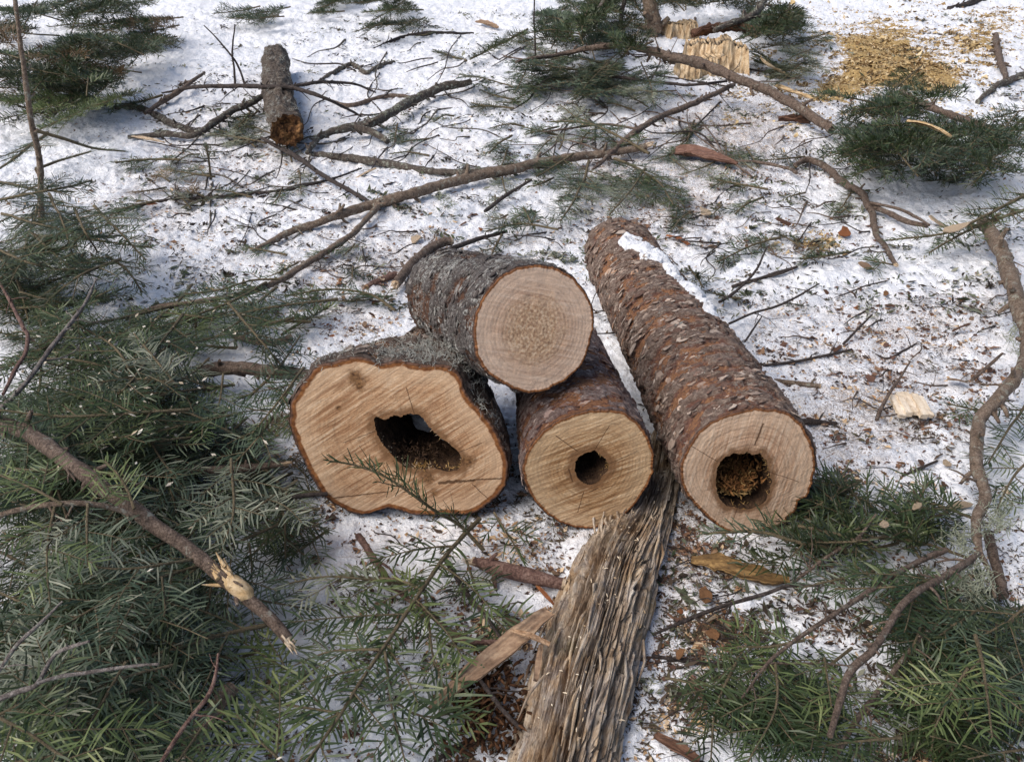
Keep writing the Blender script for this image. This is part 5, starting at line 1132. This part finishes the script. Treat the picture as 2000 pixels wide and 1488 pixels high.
slab('long curved slab of bare brown wood leaning from the rotten log to the fir sprays', [(1075, 1195), (1050, 1215), (1020, 1243), (985, 1270), (935, 1310), (890, 1345), (838, 1385)], [16, 20, 26, 28, 26, 20, 8], .009, 'bark_slab', 'wood_slab', 'wood slab', z=[.075, .07, .05, .035], curl=.35, seed=3)
slab('small flat splint lying across the curved slab', [(998, 1230), (1035, 1240), (1074, 1257)], [4, 9, 6], .004, 'peeled', 'wood_splint', 'splint', z=[.085, .095, .09], seed=5, n=8)
slab('thin upright splint leaning on the rotten log below the curved slab', [(1056, 1258), (1052, 1290), (1046, 1330)], [5, 8, 6], .004, 'bark_slab', 'wood_splint', 'splint', z=.06, seed=6, n=8)
slab('slim orange splint beside the snapped stub', [(1048, 1142), (1064, 1160), (1082, 1180)], [4, 5, 3], .003, 'rust', 'wood_splint', 'splint', z=.02, seed=7, n=8)
slab('amber coloured torn wood slab on the snow below the long log', [(1350, 1092), (1400, 1100), (1460, 1118), (1510, 1130), (1542, 1132)], [8, 22, 26, 20, 10], .012, 'amber', 'wood_slab', 'wood slab', z=.02, seed=11, jag=.8)
slab('dark red plank resting behind the splintered wood chunk', [(1352, 66), (1400, 55), (1440, 54), (1482, 66)], [7, 10, 10, 7], .04, 'darkslab', 'wood_plank', 'plank', z=.22, seed=13)
slab('flat reddish bark slab dusted with chips behind the long log', [(1318, 298), (1350, 300), (1390, 308), (1440, 320)], [30, 36, 26, 6], .014, 'redbark', 'bark_slab', 'bark slab', z=.025, curl=.2, seed=15)
slab('pale bent splinter leaning beside the wood chunk', [(1486, 112), (1500, 126), (1518, 136), (1541, 148)], [5, 7, 7, 3], .012, 'cream', 'wood_splinter', 'splinter', z=[.16, .06], seed=17, n=8)
slab('long flat yellowish splinter under the bowed branch', [(1513, 166), (1545, 178), (1590, 193)], [5, 9, 4], .012, 'cream', 'wood_splinter', 'splinter', z=.05, seed=19, n=8)
slab('pale splinter inside the green heap below the sawdust', [(1772, 236), (1815, 246), (1858, 266)], [4, 8, 3], .012, 'cream', 'wood_splinter', 'splinter', z=.3, seed=21, n=8)
slab('orange bark strip on the snow beyond the long log', [(1302, 459), (1325, 466), (1346, 478)], [4, 8, 5], .006, 'rust', 'bark_strip', 'bark strip', z=.015, seed=23, n=8)
slab('pale torn splinter at the snapped knotty stick on the upper left snow', [(258, 266), (290, 272), (322, 278)], [3, 6, 3], .008, 'pale_wood', 'wood_splinter', 'splinter', z=.04, seed=25, n=8)
slab('dark brown bark strip lying right of the rotten log near the bottom', [(1352, 1318), (1366, 1348), (1380, 1384)], [6, 9, 5], .006, 'redbark', 'bark_strip', 'bark strip', z=.02, seed=27, n=8)
slab('dark wet wood strip at the bottom edge right of the rotten log', [(1280, 1432), (1320, 1458), (1365, 1484)], [8, 13, 9], .012, 'darkslab', 'wood_strip', 'wood strip', z=.02, seed=29, n=10)
slab('brown splintered board end on the snow near the top edge', [(930, 42), (950, 46), (972, 54)], [5, 8, 4], .02, 'bark_slab', 'wood_splinter', 'splinter', z=.03, seed=31, n=8)
slab('short red brown stub poking from the snow under the bowed branch', [(1520, 232), (1552, 230), (1582, 236)], [4, 9, 8], .03, 'darkslab', 'wood_splinter', 'splinter', z=.03, seed=33, n=8)

def chunk(label, px, py, r, sq, mat, name, cat, z, seed, rot=0, am=.5):
    p = G(px, py, z); s = depth(p) / F * r
    o = blob(name, mat, p, s, sq, seed, rot=rot, nu=72, nv=48, am=am); tag(o, label, cat); return o
# the splintered chunk of rotten wood: thick torn boards of grain, a low one in front of a taller one
def wood_chunk(label, tiers, seed, mat):
    """tiers: (px0, px1, py foot, height px, depth m, yaw)"""
    q = np.random.default_rng(seed); mb = MB()
    for ti, (x0, x1, py, hp, dp, yaw) in enumerate(tiers):
        a, b_ = G(x0, py, 0), G(x1, py, 0); k = depth(a) / F; W2 = np.linalg.norm(b_ - a); H = hp * k; nu, nv = 90, 46
        u = np.linspace(0, 1, nu)[None]; v = np.linspace(0, 1, nv)[:, None]
        ht = H * (.82 + .42 * (fbm2(u * 3.2, 0 * u + ti, seed, 5, .6) - .5) + .05 * (np.floor(u * 5 + noise2(u * 9, 0 * u, seed)) % 2))
        def face(sgn):
            d = .10 * (fbm3(u * 4 + 0 * v, v * .9, ti + sgn, seed + 3, 4, .6) - .5) + .03 * (fbm3(u * 26 + 0 * v, v * 1.8, ti + sgn * 2, seed + 5, 3) - .5)
            X = (u - .5) * W2 * (1 - .10 * v) + .01 * d; Y = sgn * dp / 2 * (1 - .45 * v ** 2) + sgn * d; Z = -.03 + v * (ht + .03) + .02 * (noise2(u * 50, v * 3, seed) - .5) * (v > .9)
            c, s_ = math.cos(yaw), math.sin(yaw); o = (a + b_) / 2
            return np.stack((o[0] + X * c - Y * s_, o[1] + X * s_ + Y * c, o[2] + Z), -1)
        Fr, Bk = face(-1), face(1)
        i = np.arange(nv - 1)[:, None] * nu; jj = np.arange(nu - 1); Q = np.stack((i + jj, i + jj + 1, i + nu + jj + 1, i + nu + jj), -1).reshape(-1, 4)
        o2 = nu * nv; loop = np.concatenate((np.arange(nv) * nu, (nv - 1) * nu + np.arange(1, nu), np.arange(nv - 2, -1, -1) * nu + nu - 1)); Qs = np.stack((loop[1:], loop[:-1], loop[:-1] + o2, loop[1:] + o2), -1)
        mb.add(np.concatenate((Fr.reshape(-1, 3), Bk.reshape(-1, 3))), np.concatenate((Q, Q[:, ::-1] + o2, Qs)))
    o = mb.build('wood_chunk', mat); tag(o, label, 'wood chunk'); return o
M['torn'] = m_grain('torn_rotten_wood', (.20, .11, .05), (.52, .38, .23), (.76, .64, .47), (46, 46, 9))
wood_chunk('splintered pale chunk of rotten wood standing behind the bowed branch', [(1330, 1456, 140, 66, .34, -.12), (1318, 1420, 148, 40, .16, .08)], 4, M['torn'])
wood_chunk('smaller yellowish torn wood piece leaning at the upper left of the splintered chunk', [(1296, 1356, 72, 30, .2, .3)], 8, M['torn'])

def small_log():
    pts = [(562, 262), (548, 205), (540, 150), (538, 108)]
    C, w, L = path3(pts, .11, [40, 36, 33, 30], .008); C[:, 2] = np.linspace(.115, .10, len(C)) + height(C[:, 0], C[:, 1]) * .5
    root = empty('small_rotten_log', C[0]); tag(root, 'small grey lichen covered log with a rotten brown end lying alone on the snow', 'log')
    mb = MB(); c0 = C[0]; nn = 110; th = np.linspace(0, 2 * np.pi, nn, endpoint=False)[None]; T, N, B = frames(C)
    s = np.linspace(0, L, len(C))[:, None]
    d = fbm3(np.cos(th) * 3 + 0 * s, np.sin(th) * 3 + 0 * s, s * 9, 3, 5, .6) - .5
    rr = w[:, None] * (1 + .55 * d)
    V = C[:, None] + N[:, None] * (np.cos(th) * rr)[..., None] + B[:, None] * (np.sin(th) * rr)[..., None] - c0
    i = np.arange(len(C) - 1)[:, None] * nn; j = np.arange(nn); k = (j + 1) % nn
    mb.add(V.reshape(-1, 3), np.stack((i + j, i + k, i + nn + k, i + nn + j), -1).reshape(-1, 4), 0, np.clip(d + .5, 0, 1).ravel())
    e = V[-1]; mb.add(np.vstack((e, e.mean(0))), np.stack((j, k, np.full(nn, nn)), -1))
    b = NB('grey_lichened_bark'); n1 = b.noise(40, detail=7, rough=.8, dist=.6); n2 = b.noise(70, detail=5, rough=.7)
    c = b.ramp(n1, [(.38, (.035, .025, .02)), (.48, (.11, .083, .065)), (.57, (.20, .17, .14)), (.68, (.38, .36, .30))]); c = b.mix(b.ramp(n2, [(.56, 0.0), (.66, .7)]), c, (.10, .06, .04))
    b.set('Base Color', c); b.bump(b.math('ADD', n1, n2), 1.0, .02); mb.build('bark', b.m, root)
    fr = np.linspace(1, 0, 26)[:, None]; e = V[0]; cc = e.mean(0); P = cc + (e[None] - cc) * fr[..., None]
    ax = unit(C[0] - C[1]); dz = .09 * (fbm3(P[..., 0] * 26, P[..., 1] * 26, P[..., 2] * 26, 9, 4, .6) - .5) * np.clip((1 - fr) * 4, 0, 1) - .02 * (1 - fr)
    P = P + ax * dz[..., None]; i = np.arange(25)[:, None] * nn
    mb = MB(); mb.add(P.reshape(-1, 3), np.stack((i + j, i + nn + j, i + nn + k, i + k), -1).reshape(-1, 4)); mb.build('rotten_end', m_rot('dark_rotten_end', [(.36, (.02, .010, .005)), (.5, (.10, .045, .018)), (.66, (.32, .17, .07))], 34), root)
    mb = MB(); q = np.random.default_rng(4); pt = []
    for _ in range(160):
        a = q.integers(2, len(C) - 1); t = q.integers(0, nn); p = V[a, t] + c0
        if p[2] > C[a, 2] - .02: pt.append(p - c0)
    h0 = globals()['height']
    globals()['height'] = lambda x, y: 0 * x - 9
    bk = [c for c in root.children if c.name.startswith('bark')][0]
    for k_, p in enumerate(pt[:70]):
        mb = MB(); lichen_tufts(mb, [p], .022, 9, k_); mb.build('lichen', lic, bk)
    globals()['height'] = h0
small_log()
mb = MB(); q = np.random.default_rng(6)
c = G(950, 1385, .02)
for _ in range(520):
    p = c + np.array((q.normal(0, .03), q.normal(0, .05), abs(q.normal(0, .012)))); d = unit(q.normal(size=3)); l = q.uniform(.006, .022)
    add_tube(mb, np.array([p, p + d * l * .5, p + d * l + q.normal(size=3) * .002]), [.0018, .003, .0006], 5, 0, var=q.random(), caps=False)
tag(mb.build('crumbled_wood', m_rot('dark_crumbled_wood', [(.3, (.03, .012, .006)), (.55, (.10, .045, .02)), (.75, (.24, .12, .05))])), 'heap of dark reddish crumbled wood left of the rotten log', kind='stuff', cat='crumbled wood')
# lichen tufts lying free
for lb, pt, sz, n in [('largest pale green lichen tuft around the fork of the sinuous branch', [(1862, 1135), (1890, 1120), (1880, 1150), (1910, 1160), (1895, 1100), (1925, 1130)], .032, 26), ('pale green lichen tuft above the fork of the sinuous branch', [(1938, 1005), (1950, 1020), (1930, 1035), (1955, 1000)], .030, 22),
                      ('pale lichen tuft left of the lichened fork', [(1875, 1065), (1868, 1045), (1885, 1055)], .026, 18), ('small white lichen sprig under the level side twig at lower right', [(1578, 1308), (1585, 1318)], .02, 9), ('small white lichen sprig on the long straight branch', [(1704, 1170), (1712, 1165)], .018, 9),
                      ('dry grey moss tuft on the snow below the long brown branch', [(875, 395), (880, 402), (868, 388)], .03, 16), ('pale lichen tuft at the right edge above the bend of the sinuous branch', [(1975, 660), (1990, 690), (1985, 640)], .03, 20), ('white lichen sprig on the shaded fir bough right of the long log', [(1745, 1060), (1760, 1058)], .022, 12)]:
    mb = MB(); q = np.random.default_rng(len(lb)); P = []
    for x, y in pt:
        for _ in range(3): P.append(G(x + q.normal(0, 8), y + q.normal(0, 8), .04 + .05 * ('sinuous' in lb or 'fork' in lb)))
    lichen_tufts(mb, P, sz, n // 3 + 2, len(lb)); tag(mb.build('lichen_tuft', M['lichen']), lb, 'lichen')

# pale chips of fresh wood
def flake_mesh(name, seed, thick, elong, mats, pts=9, curl=.0):
    q = np.random.default_rng(seed); a = np.sort(q.uniform(0, 2 * np.pi, pts)); a = np.linspace(0, 2 * np.pi, pts, endpoint=False) + q.normal(0, .18, pts)
    r = q.uniform(.65, 1.15, pts); x = np.cos(a) * r * elong; y = np.sin(a) * r
    z = curl * (y ** 2) + q.normal(0, .05, pts)
    top = np.stack((x, y, z + thick), -1); bot = np.stack((x * 1.02, y * 1.02, z), -1); V = np.vstack((top, bot, top.mean(0), bot.mean(0))); j = np.arange(pts); k = (j + 1) % pts
    mb = MB(); mb.add(V[:0], np.zeros((0, 4), int)); mb.add(V, np.stack((j, j + pts, k + pts, k), -1))
    mb.f.append(np.stack((j, k, np.full(pts, 2 * pts)), -1)); mb.m.append(np.zeros(pts, int))
    mb.f.append(np.stack((k + pts, j + pts, np.full(pts, 2 * pts + 1)), -1)); mb.m.append(np.zeros(pts, int))
    return mb.mesh(name, mats, smooth=False)
def put(name, me, px, py, size, label, cat, group=None, z=.006, seed=0, tilt=.3, rz=None):
    q = np.random.default_rng(seed + int(px) * 7 + int(py)); o = bpy.data.objects.new(name, me); COL.objects.link(o)
    p = G(px, py, z); s = size * depth(p) / F
    o.location = p; o.scale = (s, s, s); o.rotation_euler = (q.normal(0, tilt), q.normal(0, tilt), q.uniform(0, 6.28) if rz is None else rz)
    tag(o, label, cat, group); return o
# the split chip: three narrow boards side by side
root = empty('wood_chip', G(1773, 797, .012)); tag(root, 'broad pale split chip of fresh wood lying flat on the speckled snow', 'wood chip')
k = depth(G(1773, 797)) / F
for i, (x, y0, y1, h) in enumerate([(-22, -30, 26, .010), (-9, -27, 31, .013), (4, -24, 34, .011), (17, -32, 24, .014), (27, -30, 22, .009)]):
    q = np.random.default_rng(i); n = 9; xs = np.array((-7, 7)) * 1.0; mb = MB(); ys = np.linspace(y0, y1, n); V = []
    for f in range(n):
        for sx_, zz in ((-1, 1), (1, 1), (1, 0), (-1, 0)):
            V.append(((x + sx_ * (6.6 + q.normal(0, .5))) * k, (ys[f] + q.normal(0, 1.0)) * k * 1.25, zz * h + q.normal(0, .0006) + .002 * i))
    ii = np.arange(n - 1)[:, None] * 4; jj = np.arange(4); kk = (jj + 1) % 4
    Q = np.stack((ii + jj, ii + kk, ii + 4 + kk, ii + 4 + jj), -1).reshape(-1, 4)[:, ::-1]
    mb.add(np.array(V), np.vstack((Q, [[0, 1, 2, 3]], [[4 * n - 1, 4 * n - 2, 4 * n - 3, 4 * n - 4]])))
    M['fresh'] = M.get('fresh') or m_grain('fresh_split_wood', (.52, .40, .27), (.70, .59, .46), (.82, .74, .62), (90, 12, 90))
    mb.build('split_strip', M['fresh'], root, smooth=False)
root.rotation_euler = (.03, .04, -.08)
FM = [flake_mesh('pale_chip', 50 + i, .22, e, [M['pale_wood']], 8, c) for i, (e, c) in enumerate([(2.2, .2), (1.4, .3), (3.0, .1), (1.1, .15)])]
BM = [flake_mesh('bark_chip', 80 + i, .13, e, [M[m]], 9, c) for i, (e, c, m) in enumerate([(1.6, .3, 'redbark'), (1.2, .2, 'rust'), (2.4, .3, 'darkslab'), (1.5, .4, 'leaf'), (1.8, .3, 'bark_slab'), (1.3, .35, 'redbark')])]
for px, py, s, m, lb in [(1377, 415, 13, 0, 'pale upright wood chip on the snow beyond the long log'), (745, 545, 6, 1, 'pale chip beside the reddish split stick'), (1728, 1026, 9, 1, 'white chip on the dense green bough, left of two'), (1790, 990, 9, 1, 'white chip on the dense green bough, right of two'),
        (1870, 988, 11, 2, 'white curled chip on the snow left of the sinuous branch'), (1848, 905, 9, 3, 'flat cream chip on the snow left of the sinuous branch bend'), (1218, 1055, 6, 0, 'small cream chip on the rotten log'), (715, 340, 12, 2, 'long tan splinter chip under the dark lichened branch'),
        (816, 468, 12, 1, 'curled pale chip left of the thick curved stick'), (1388, 1208, 6, 0, 'tiny white chip under the thin dark branch right of the rotten log'), (1350, 925, 5, 1, 'tiny chip beside the foot of the long log'), (576, 1066, 10, 1, 'cream chip caught in sprays below the gnarled log'), (1830, 436, 12, 0, 'pale broken knot at the tip of the crooked peeled branch'), (1868, 446, 10, 2, 'pale splintered flake on the bright green bough')]:
    put('wood_chip', FM[m], px, py, s, lb, 'wood chip', z=(.012 if py > 0 else 0) + (.1 if 'bough' in lb else 0) + (.09 if 'on the rotten' in lb else 0), rz=(1.4 if 'upright' in lb else None))
for px, py, s, m, lb in [(1650, 455, 13, 1, 'rust red bark piece above the tan bark crumbs'), (1690, 520, 10, 4, 'tan bark piece on the snow below the crooked branch'), (1700, 740, 9, 5, 'brown curled bark piece amid the speckled snow'), (1870, 745, 14, 4, 'tan curled bark scrap left of the thin brown twig'), (905, 520, 11, 0, 'red brown cone like bark piece behind the top log'),
        (1395, 1240, 12, 3, 'rust brown dead leaf right of the rotten log'), (1330, 1275, 10, 3, 'red dead leaf beside the black wet twig'), (1375, 1160, 14, 3, 'upright dead leaf below the amber slab'), (980, 1190, 16, 2, 'dark bark lump above the curved slab'), (1000, 1215, 12, 4, 'tan bark scrap touching the curved slab'), (955, 1275, 16, 1, 'rust bark sheet left of the curved slab'),
        (296, 400, 9, 1, 'rust bark piece on the snow at the end of the very long twig'), (1880, 640, 9, 2, 'dark bark piece right of the open white snow'), (1610, 1010, 10, 3, 'brown leaf in the shaded clump'), (1765, 1215, 14, 3, 'orange brown leaf under the bent branch'), (1880, 1155, 16, 3, 'orange leaf below the lichened fork'), (1960, 1365, 12, 3, 'orange leaf on the lower right boughs'), (1530, 435, 8, 2, 'dark bark chip left of the rust red piece'), (745, 1180, 10, 4, 'tan leaf scrap caught on snow in the bottom centre'), (590, 1320, 10, 4, 'tan curled scrap under the yellow green spray')]:
    put('bark_piece', BM[m], px, py, s, lb, 'bark piece', z=.02)

# bark flakes big enough to see one by one
AREA = [((1450, 560, 1960, 720), 46, 'bark flake on the speckled snow above the pale split chip', 'flakes above the split chip'), ((1480, 780, 1900, 960), 60, 'bark flake on the speckled snow below the pale split chip', 'flakes below the split chip'), ((1290, 1060, 1420, 1470), 40, 'bark flake on the snow right of the rotten log', 'flakes right of the rotten log'),
        ((900, 1020, 1130, 1150), 22, 'bark flake on the snow below the holed log', 'flakes below the holed log'), ((600, 560, 800, 680), 26, 'bark flake on the snow behind the gnarled log', 'flakes behind the gnarled log'), ((500, 400, 1000, 560), 26, 'bark flake on the snow beside the forked branch', 'flakes beside the forked branch'), ((1300, 330, 1800, 530), 36, 'bark flake on the snow beyond the long log', 'flakes beyond the long log'), ((1760, 1240, 1960, 1480), 16, 'bark flake on snow among the lower right boughs', 'flakes among the lower right boughs')]
q = np.random.default_rng(17)
for (x0, y0, x1, y1), n, lb, gr in AREA:
    for k in range(n):
        px, py = q.uniform(x0, x1), q.uniform(y0, y1)
        put('bark_flake', BM[q.integers(6)], px, py, q.uniform(2.2, 6), lb, 'bark flake', gr, z=.004, seed=k, tilt=.25)

# ------------------------------------------------------------------ litter nobody could count
def m_var(name, stops, rough=.85):
    b = NB(name); b.set('Base Color', b.ramp(b.attr('var'), stops)); b.set('Roughness', rough); return b.m
def scatter(name, label, n, blobs, base, size, elong, mat, seed, box=(-3.2, 4.2, .55, 9.5), lift=.0015, tilt=.25, topper=None):
    q = np.random.default_rng(seed); X, Y = [], []
    got = 0
    while got < n:
        y = 1 / q.uniform(1 / box[3] ** 1.0, 1 / box[2] ** 1.0, 60000); x = q.uniform(-.72, .72, 60000) * (y + .55)
        f = base + field(x, y, blobs); f = f * np.clip((fbm2(x * 8, y * 8, seed + 3, 4, .65) - .42) * 7, .03, 2.6)
        k = q.random(60000) < f * .30; X.append(x[k]); Y.append(y[k]); got += k.sum()
    x, y = np.concatenate(X)[:n], np.concatenate(Y)[:n]
    z = height(x, y) + lift
    l = size * np.exp(q.normal(0, .45, n)) * (.75 + .25 * np.clip(y, 1, 8) / 2); w = l / elong * q.uniform(.6, 1.4, n); a = q.uniform(0, 6.283, n)
    D = np.stack((np.cos(a), np.sin(a), q.normal(0, tilt, n)), -1); D = unit(D); S = unit(np.stack((-np.sin(a), np.cos(a), q.normal(0, tilt, n)), -1)); B = np.stack((x, y, z), -1)
    N = np.cross(D, S); c = (q.random(n) - .5)[:, None] * (w * .8)[:, None] * N
    V = np.stack((B - D * l[:, None] * .5 + S * (w * q.uniform(-.3, .3, n))[:, None], B + S * w[:, None] * .5 + c, B + D * l[:, None] * .5 + S * (w * q.uniform(-.3, .3, n))[:, None], B - S * w[:, None] * .5 + c), 1)
    Q = np.arange(4 * n).reshape(n, 4); mb = MB(); mb.add(V.reshape(-1, 3), Q, 0, np.repeat(q.random(n), 4))
    o = mb.build(name, mat, smooth=False); tag(o, label, kind='stuff', cat='litter'); return o
scatter('needle_litter', 'brown fallen needles and fine crumbs sprinkled over the snow', 70000, DENS, .40, .0105, 5, m_var('needle_crumb', [(0, (.035, .024, .018)), (.5, (.085, .058, .04)), (.8, (.09, .085, .045)), (1, (.17, .12, .08))]), 5)
scatter('bark_crumbs', 'reddish brown bark crumbs strewn over the snow around the logs', 34000, DENS, .10, .0078, 1.6, m_var('bark_crumb', [(0, (.03, .02, .017)), (.4, (.10, .055, .04)), (.75, (.21, .115, .07)), (1, (.36, .23, .14))]), 6)
scatter('wood_shavings', 'pale wood shavings strewn over the snow around the logs', 9000, DENS, .04, .009, 2.2, m_var('pale_crumb', [(0, (.34, .20, .10)), (.5, (.52, .36, .21)), (1, (.72, .58, .42))]), 7)
scatter('sawdust', 'yellow sawdust and chips heaped on the snow at the upper right', 20000, SAW, 0, .012, 1.6, m_var('sawdust_grain', [(0, (.09, .052, .024)), (.3, (.24, .15, .065)), (.65, (.44, .32, .16)), (1, (.64, .52, .33))]), 8, box=(-3, 6, 2.5, 11), tilt=.5)
# shavings on the rotten log and green fleck litter on top of the left heap
q = np.random.default_rng(31); mb = MB()
for _ in range(150):
    a = q.integers(0, len(RC) - 30); t = int(np.clip(q.normal(210, 80), 40, 380)); p = RP[a, t] + (0, 0, .003); d = unit(np.array((q.normal(), q.normal(), q.normal(0, .3)))); l = q.uniform(.003, .011)
    add_tube(mb, np.array([p - d * l * .5, p + (0, 0, .001), p + d * l * .5]), [.0006, .0014, .0006], 4, 0, var=q.random(), caps=False)
tag(mb.build('wood_shavings', m_var('white_shaving', [(0, (.42, .30, .18)), (1, (.80, .70, .55))])), 'pale shavings sprinkled over the rotten log', kind='stuff', cat='litter')

# white flecks of wood thrown over the left heap
P = np.concatenate(NEEDLE_TOPS); px, py = pixel(P[:, 0], P[:, 1], P[:, 2]); q = np.random.default_rng(77)
wgt = np.exp(-((px - 250) / 190) ** 2 - ((py - 780) / 110) ** 2) + .9 * np.exp(-((px - 400) / 120) ** 2 - ((py - 640) / 50) ** 2) + .05 * (px < 650) * (py > 560) + .5 * np.exp(-((px - 560) / 60) ** 2 - ((py - 1000) / 90) ** 2)
k = np.nonzero(q.random(len(P)) < wgt * .5 * np.clip((P[:, 2] - .05) / .1, .1, 1))[0][:420]; mb = MB()
for i in k:
    d = unit(q.normal(size=3) * (1, 1, .3)); s = np.cross(d, (0, 0, 1)); l = q.uniform(.003, .010); w = l * q.uniform(.25, .6); c = P[i] + (0, 0, .003)
    up = np.array((0, 0, .0012))
    V = np.array([c - d * l, c + s * w, c + d * l, c - s * w, c - d * l + up, c + s * w + up * 1.6, c + d * l + up, c - s * w + up]); mb.add(V, [[4, 5, 6, 7], [3, 2, 1, 0], [0, 1, 5, 4], [1, 2, 6, 5], [2, 3, 7, 6], [3, 0, 4, 7]], 0, q.random())
tag(mb.build('wood_flecks', m_var('white_fleck', [(0, (.45, .36, .25)), (1, (.82, .76, .66))]), smooth=False), 'white flecks of wood caught on the fir heap left of the logs', kind='stuff', cat='litter')

# fallen twigs and fir sprigs scattered on the open snow
q = np.random.default_rng(91)
for (x0, y0, x1, y1), n, ln_, lb, gr, mt in [((330, 200, 620, 460), 46, 120, 'fallen twig on the snow below the small rotten log', 'twigs below the small rotten log', ('dark_twig', 'lichen_twig')), ((600, 90, 1000, 330), 36, 120, 'fallen twig on the open snow around the lichen crusted branch', 'twigs around the lichen crusted branch', ('dark_twig', 'lichen_twig')),
        ((620, 440, 1120, 600), 26, 80, 'fallen twig on the snow behind the top log', 'twigs behind the top log', ('dark_twig', 'brown_twig')), ((1300, 250, 1700, 520), 36, 90, 'fallen twig on the snow beyond the long log', 'twigs beyond the long log', ('dark_twig', 'brown_twig')), ((1480, 560, 1960, 930), 24, 80, 'fallen twig on the speckled snow right of the long log', 'twigs right of the long log', ('dark_twig', 'brown_twig')),
        ((1280, 1060, 1480, 1470), 14, 80, 'fallen twig on the snow right of the rotten log', 'twigs right of the rotten log', ('dark_twig', 'dark_twig')), ((640, 1040, 1010, 1230), 12, 70, 'fallen twig on the snow below the gnarled log', 'twigs below the gnarled log', ('dark_twig', 'brown_twig')), ((980, 90, 1420, 330), 34, 190, 'thin bare twig tangled under the bowed branch', 'twigs under the bowed branch', ('dark_twig', 'brown_twig')),
        ((1160, 560, 1210, 660), 5, 90, 'thin dark twig between the top log and the long log', 'twigs between the top log and the long log', ('dark_twig', 'dark_twig'))]:
    for k in range(n):
        cx, cy = q.uniform(x0, x1), q.uniform(y0, y1); a = q.normal(2.75, .75); l = ln_ * q.uniform(.35, 1.5); dx, dy = math.cos(a) * l / 2, math.sin(a) * l / 2 * .6
        br(lb, [(cx - dx, cy - dy), (cx - dx * .3 + q.normal(0, l * .07), cy - dy * .3 + q.normal(0, l * .05)), (cx + dx * .4 + q.normal(0, l * .08), cy + dy * .4 + q.normal(0, l * .05)), (cx + dx, cy + dy)], [q.uniform(1.2, 2.8), q.uniform(1, 2.2), .8], mt[k % 2], z=[.004, q.uniform(.006, .05), .006], name='fallen_twig', cat='twig', tw=int(q.integers(0, 5)), tl=.08, group=gr)
for (x0, y0, x1, y1), n, lb, gr, kd in [((300, 230, 620, 440), 12, 'loose fir sprig on the snow below the small rotten log', 'sprigs below the small rotten log', ('pale', 'mid', 'dark')), ((760, 60, 1000, 330), 12, 'loose fir sprig on the open snow near the bowed branch', 'sprigs near the bowed branch', ('blue', 'mid', 'dark')), ((500, 450, 760, 640), 9, 'loose fir sprig on the snow below the forked branch', 'sprigs below the forked branch', ('dark', 'mid', 'pale')),
        ((1320, 260, 1720, 520), 20, 'loose fir sprig on the snow beyond the long log', 'sprigs beyond the long log', ('dark', 'mid', 'pale')), ((960, 190, 1340, 430), 26, 'loose fir sprig near the broken end of the long brown branch', 'sprigs near the broken branch end', ('blue', 'mid', 'pale')), ((440, 820, 590, 920), 8, 'rust brown dead fir sprig beside the gnarled log', 'rust brown sprigs beside the gnarled log', ('dry', 'dry', 'dry')), ((270, 320, 420, 400), 6, 'dry brown fir sprig in the crumbs above the very long twig', 'dry sprigs above the very long twig', ('dry', 'dry', 'pale'))]:
    for k in range(n):
        cx, cy = q.uniform(x0, x1), q.uniform(y0, y1); a = q.normal(2.7, .9); l = q.uniform(35, 90); dx, dy = math.cos(a) * l / 2, math.sin(a) * l / 2 * .6
        fb(lb, [(cx - dx, cy - dy), (cx, cy + q.normal(0, 4)), (cx + dx, cy + dy)], [.01, .025, .012], q.uniform(.04, .09), kd[k % 3], (2.5, 1.2), 'flat', name='fir_sprig', cat='fir sprig', group=gr, sub=False, bare=.05)

# clumps of grey green scraps, needles and lichen bits
q = np.random.default_rng(55); XY = []; VAR = []
for _ in range(420):
    px, py = (q.uniform(200, 1980), q.uniform(30, 620)) if q.random() < .82 else (q.uniform(1290, 1980), q.uniform(1040, 1480))
    c = G(px, py); n = int(q.uniform(12, 75)); r = q.uniform(.015, .055) * (1 + .25 * c[1]); a = q.normal(2.8, .5)
    u, v = q.normal(0, r, n), q.normal(0, r * .35, n); XY.append(np.stack((c[0] + u * math.cos(a) - v * math.sin(a), c[1] + u * math.sin(a) + v * math.cos(a)), -1)); VAR.append(np.clip(q.random() + q.normal(0, .2, n), 0, 1))
XY, VAR = np.concatenate(XY), np.concatenate(VAR); n = len(XY); B = np.column_stack((XY, height(XY[:, 0], XY[:, 1]) + q.uniform(.001, .012, n)))
l = (.016 * np.exp(q.normal(0, .4, n)) * (.8 + .12 * XY[:, 1]))[:, None]; D = unit(q.normal(size=(n, 3)) * (1, 1, .35)); S = unit(np.cross(D, q.normal(0, .4, (n, 3)) + (0, 0, 1))); w = l * q.uniform(.06, .22, (n, 1))
mb = MB(); mb.add(np.stack((B - D * l * .5, B + S * w, B + D * l * .5, B - S * w), 1).reshape(-1, 3), np.arange(4 * n).reshape(n, 4), 0, np.repeat(VAR, 4))
tag(mb.build('forest_litter', m_var('litter_scrap', [(0, (.028, .02, .016)), (.3, (.07, .05, .036)), (.5, (.05, .065, .032)), (.75, (.11, .12, .085)), (1, (.26, .26, .20))]), smooth=False), 'grey green scraps of twig, needle and lichen clumped over the snow', kind='stuff', cat='litter')
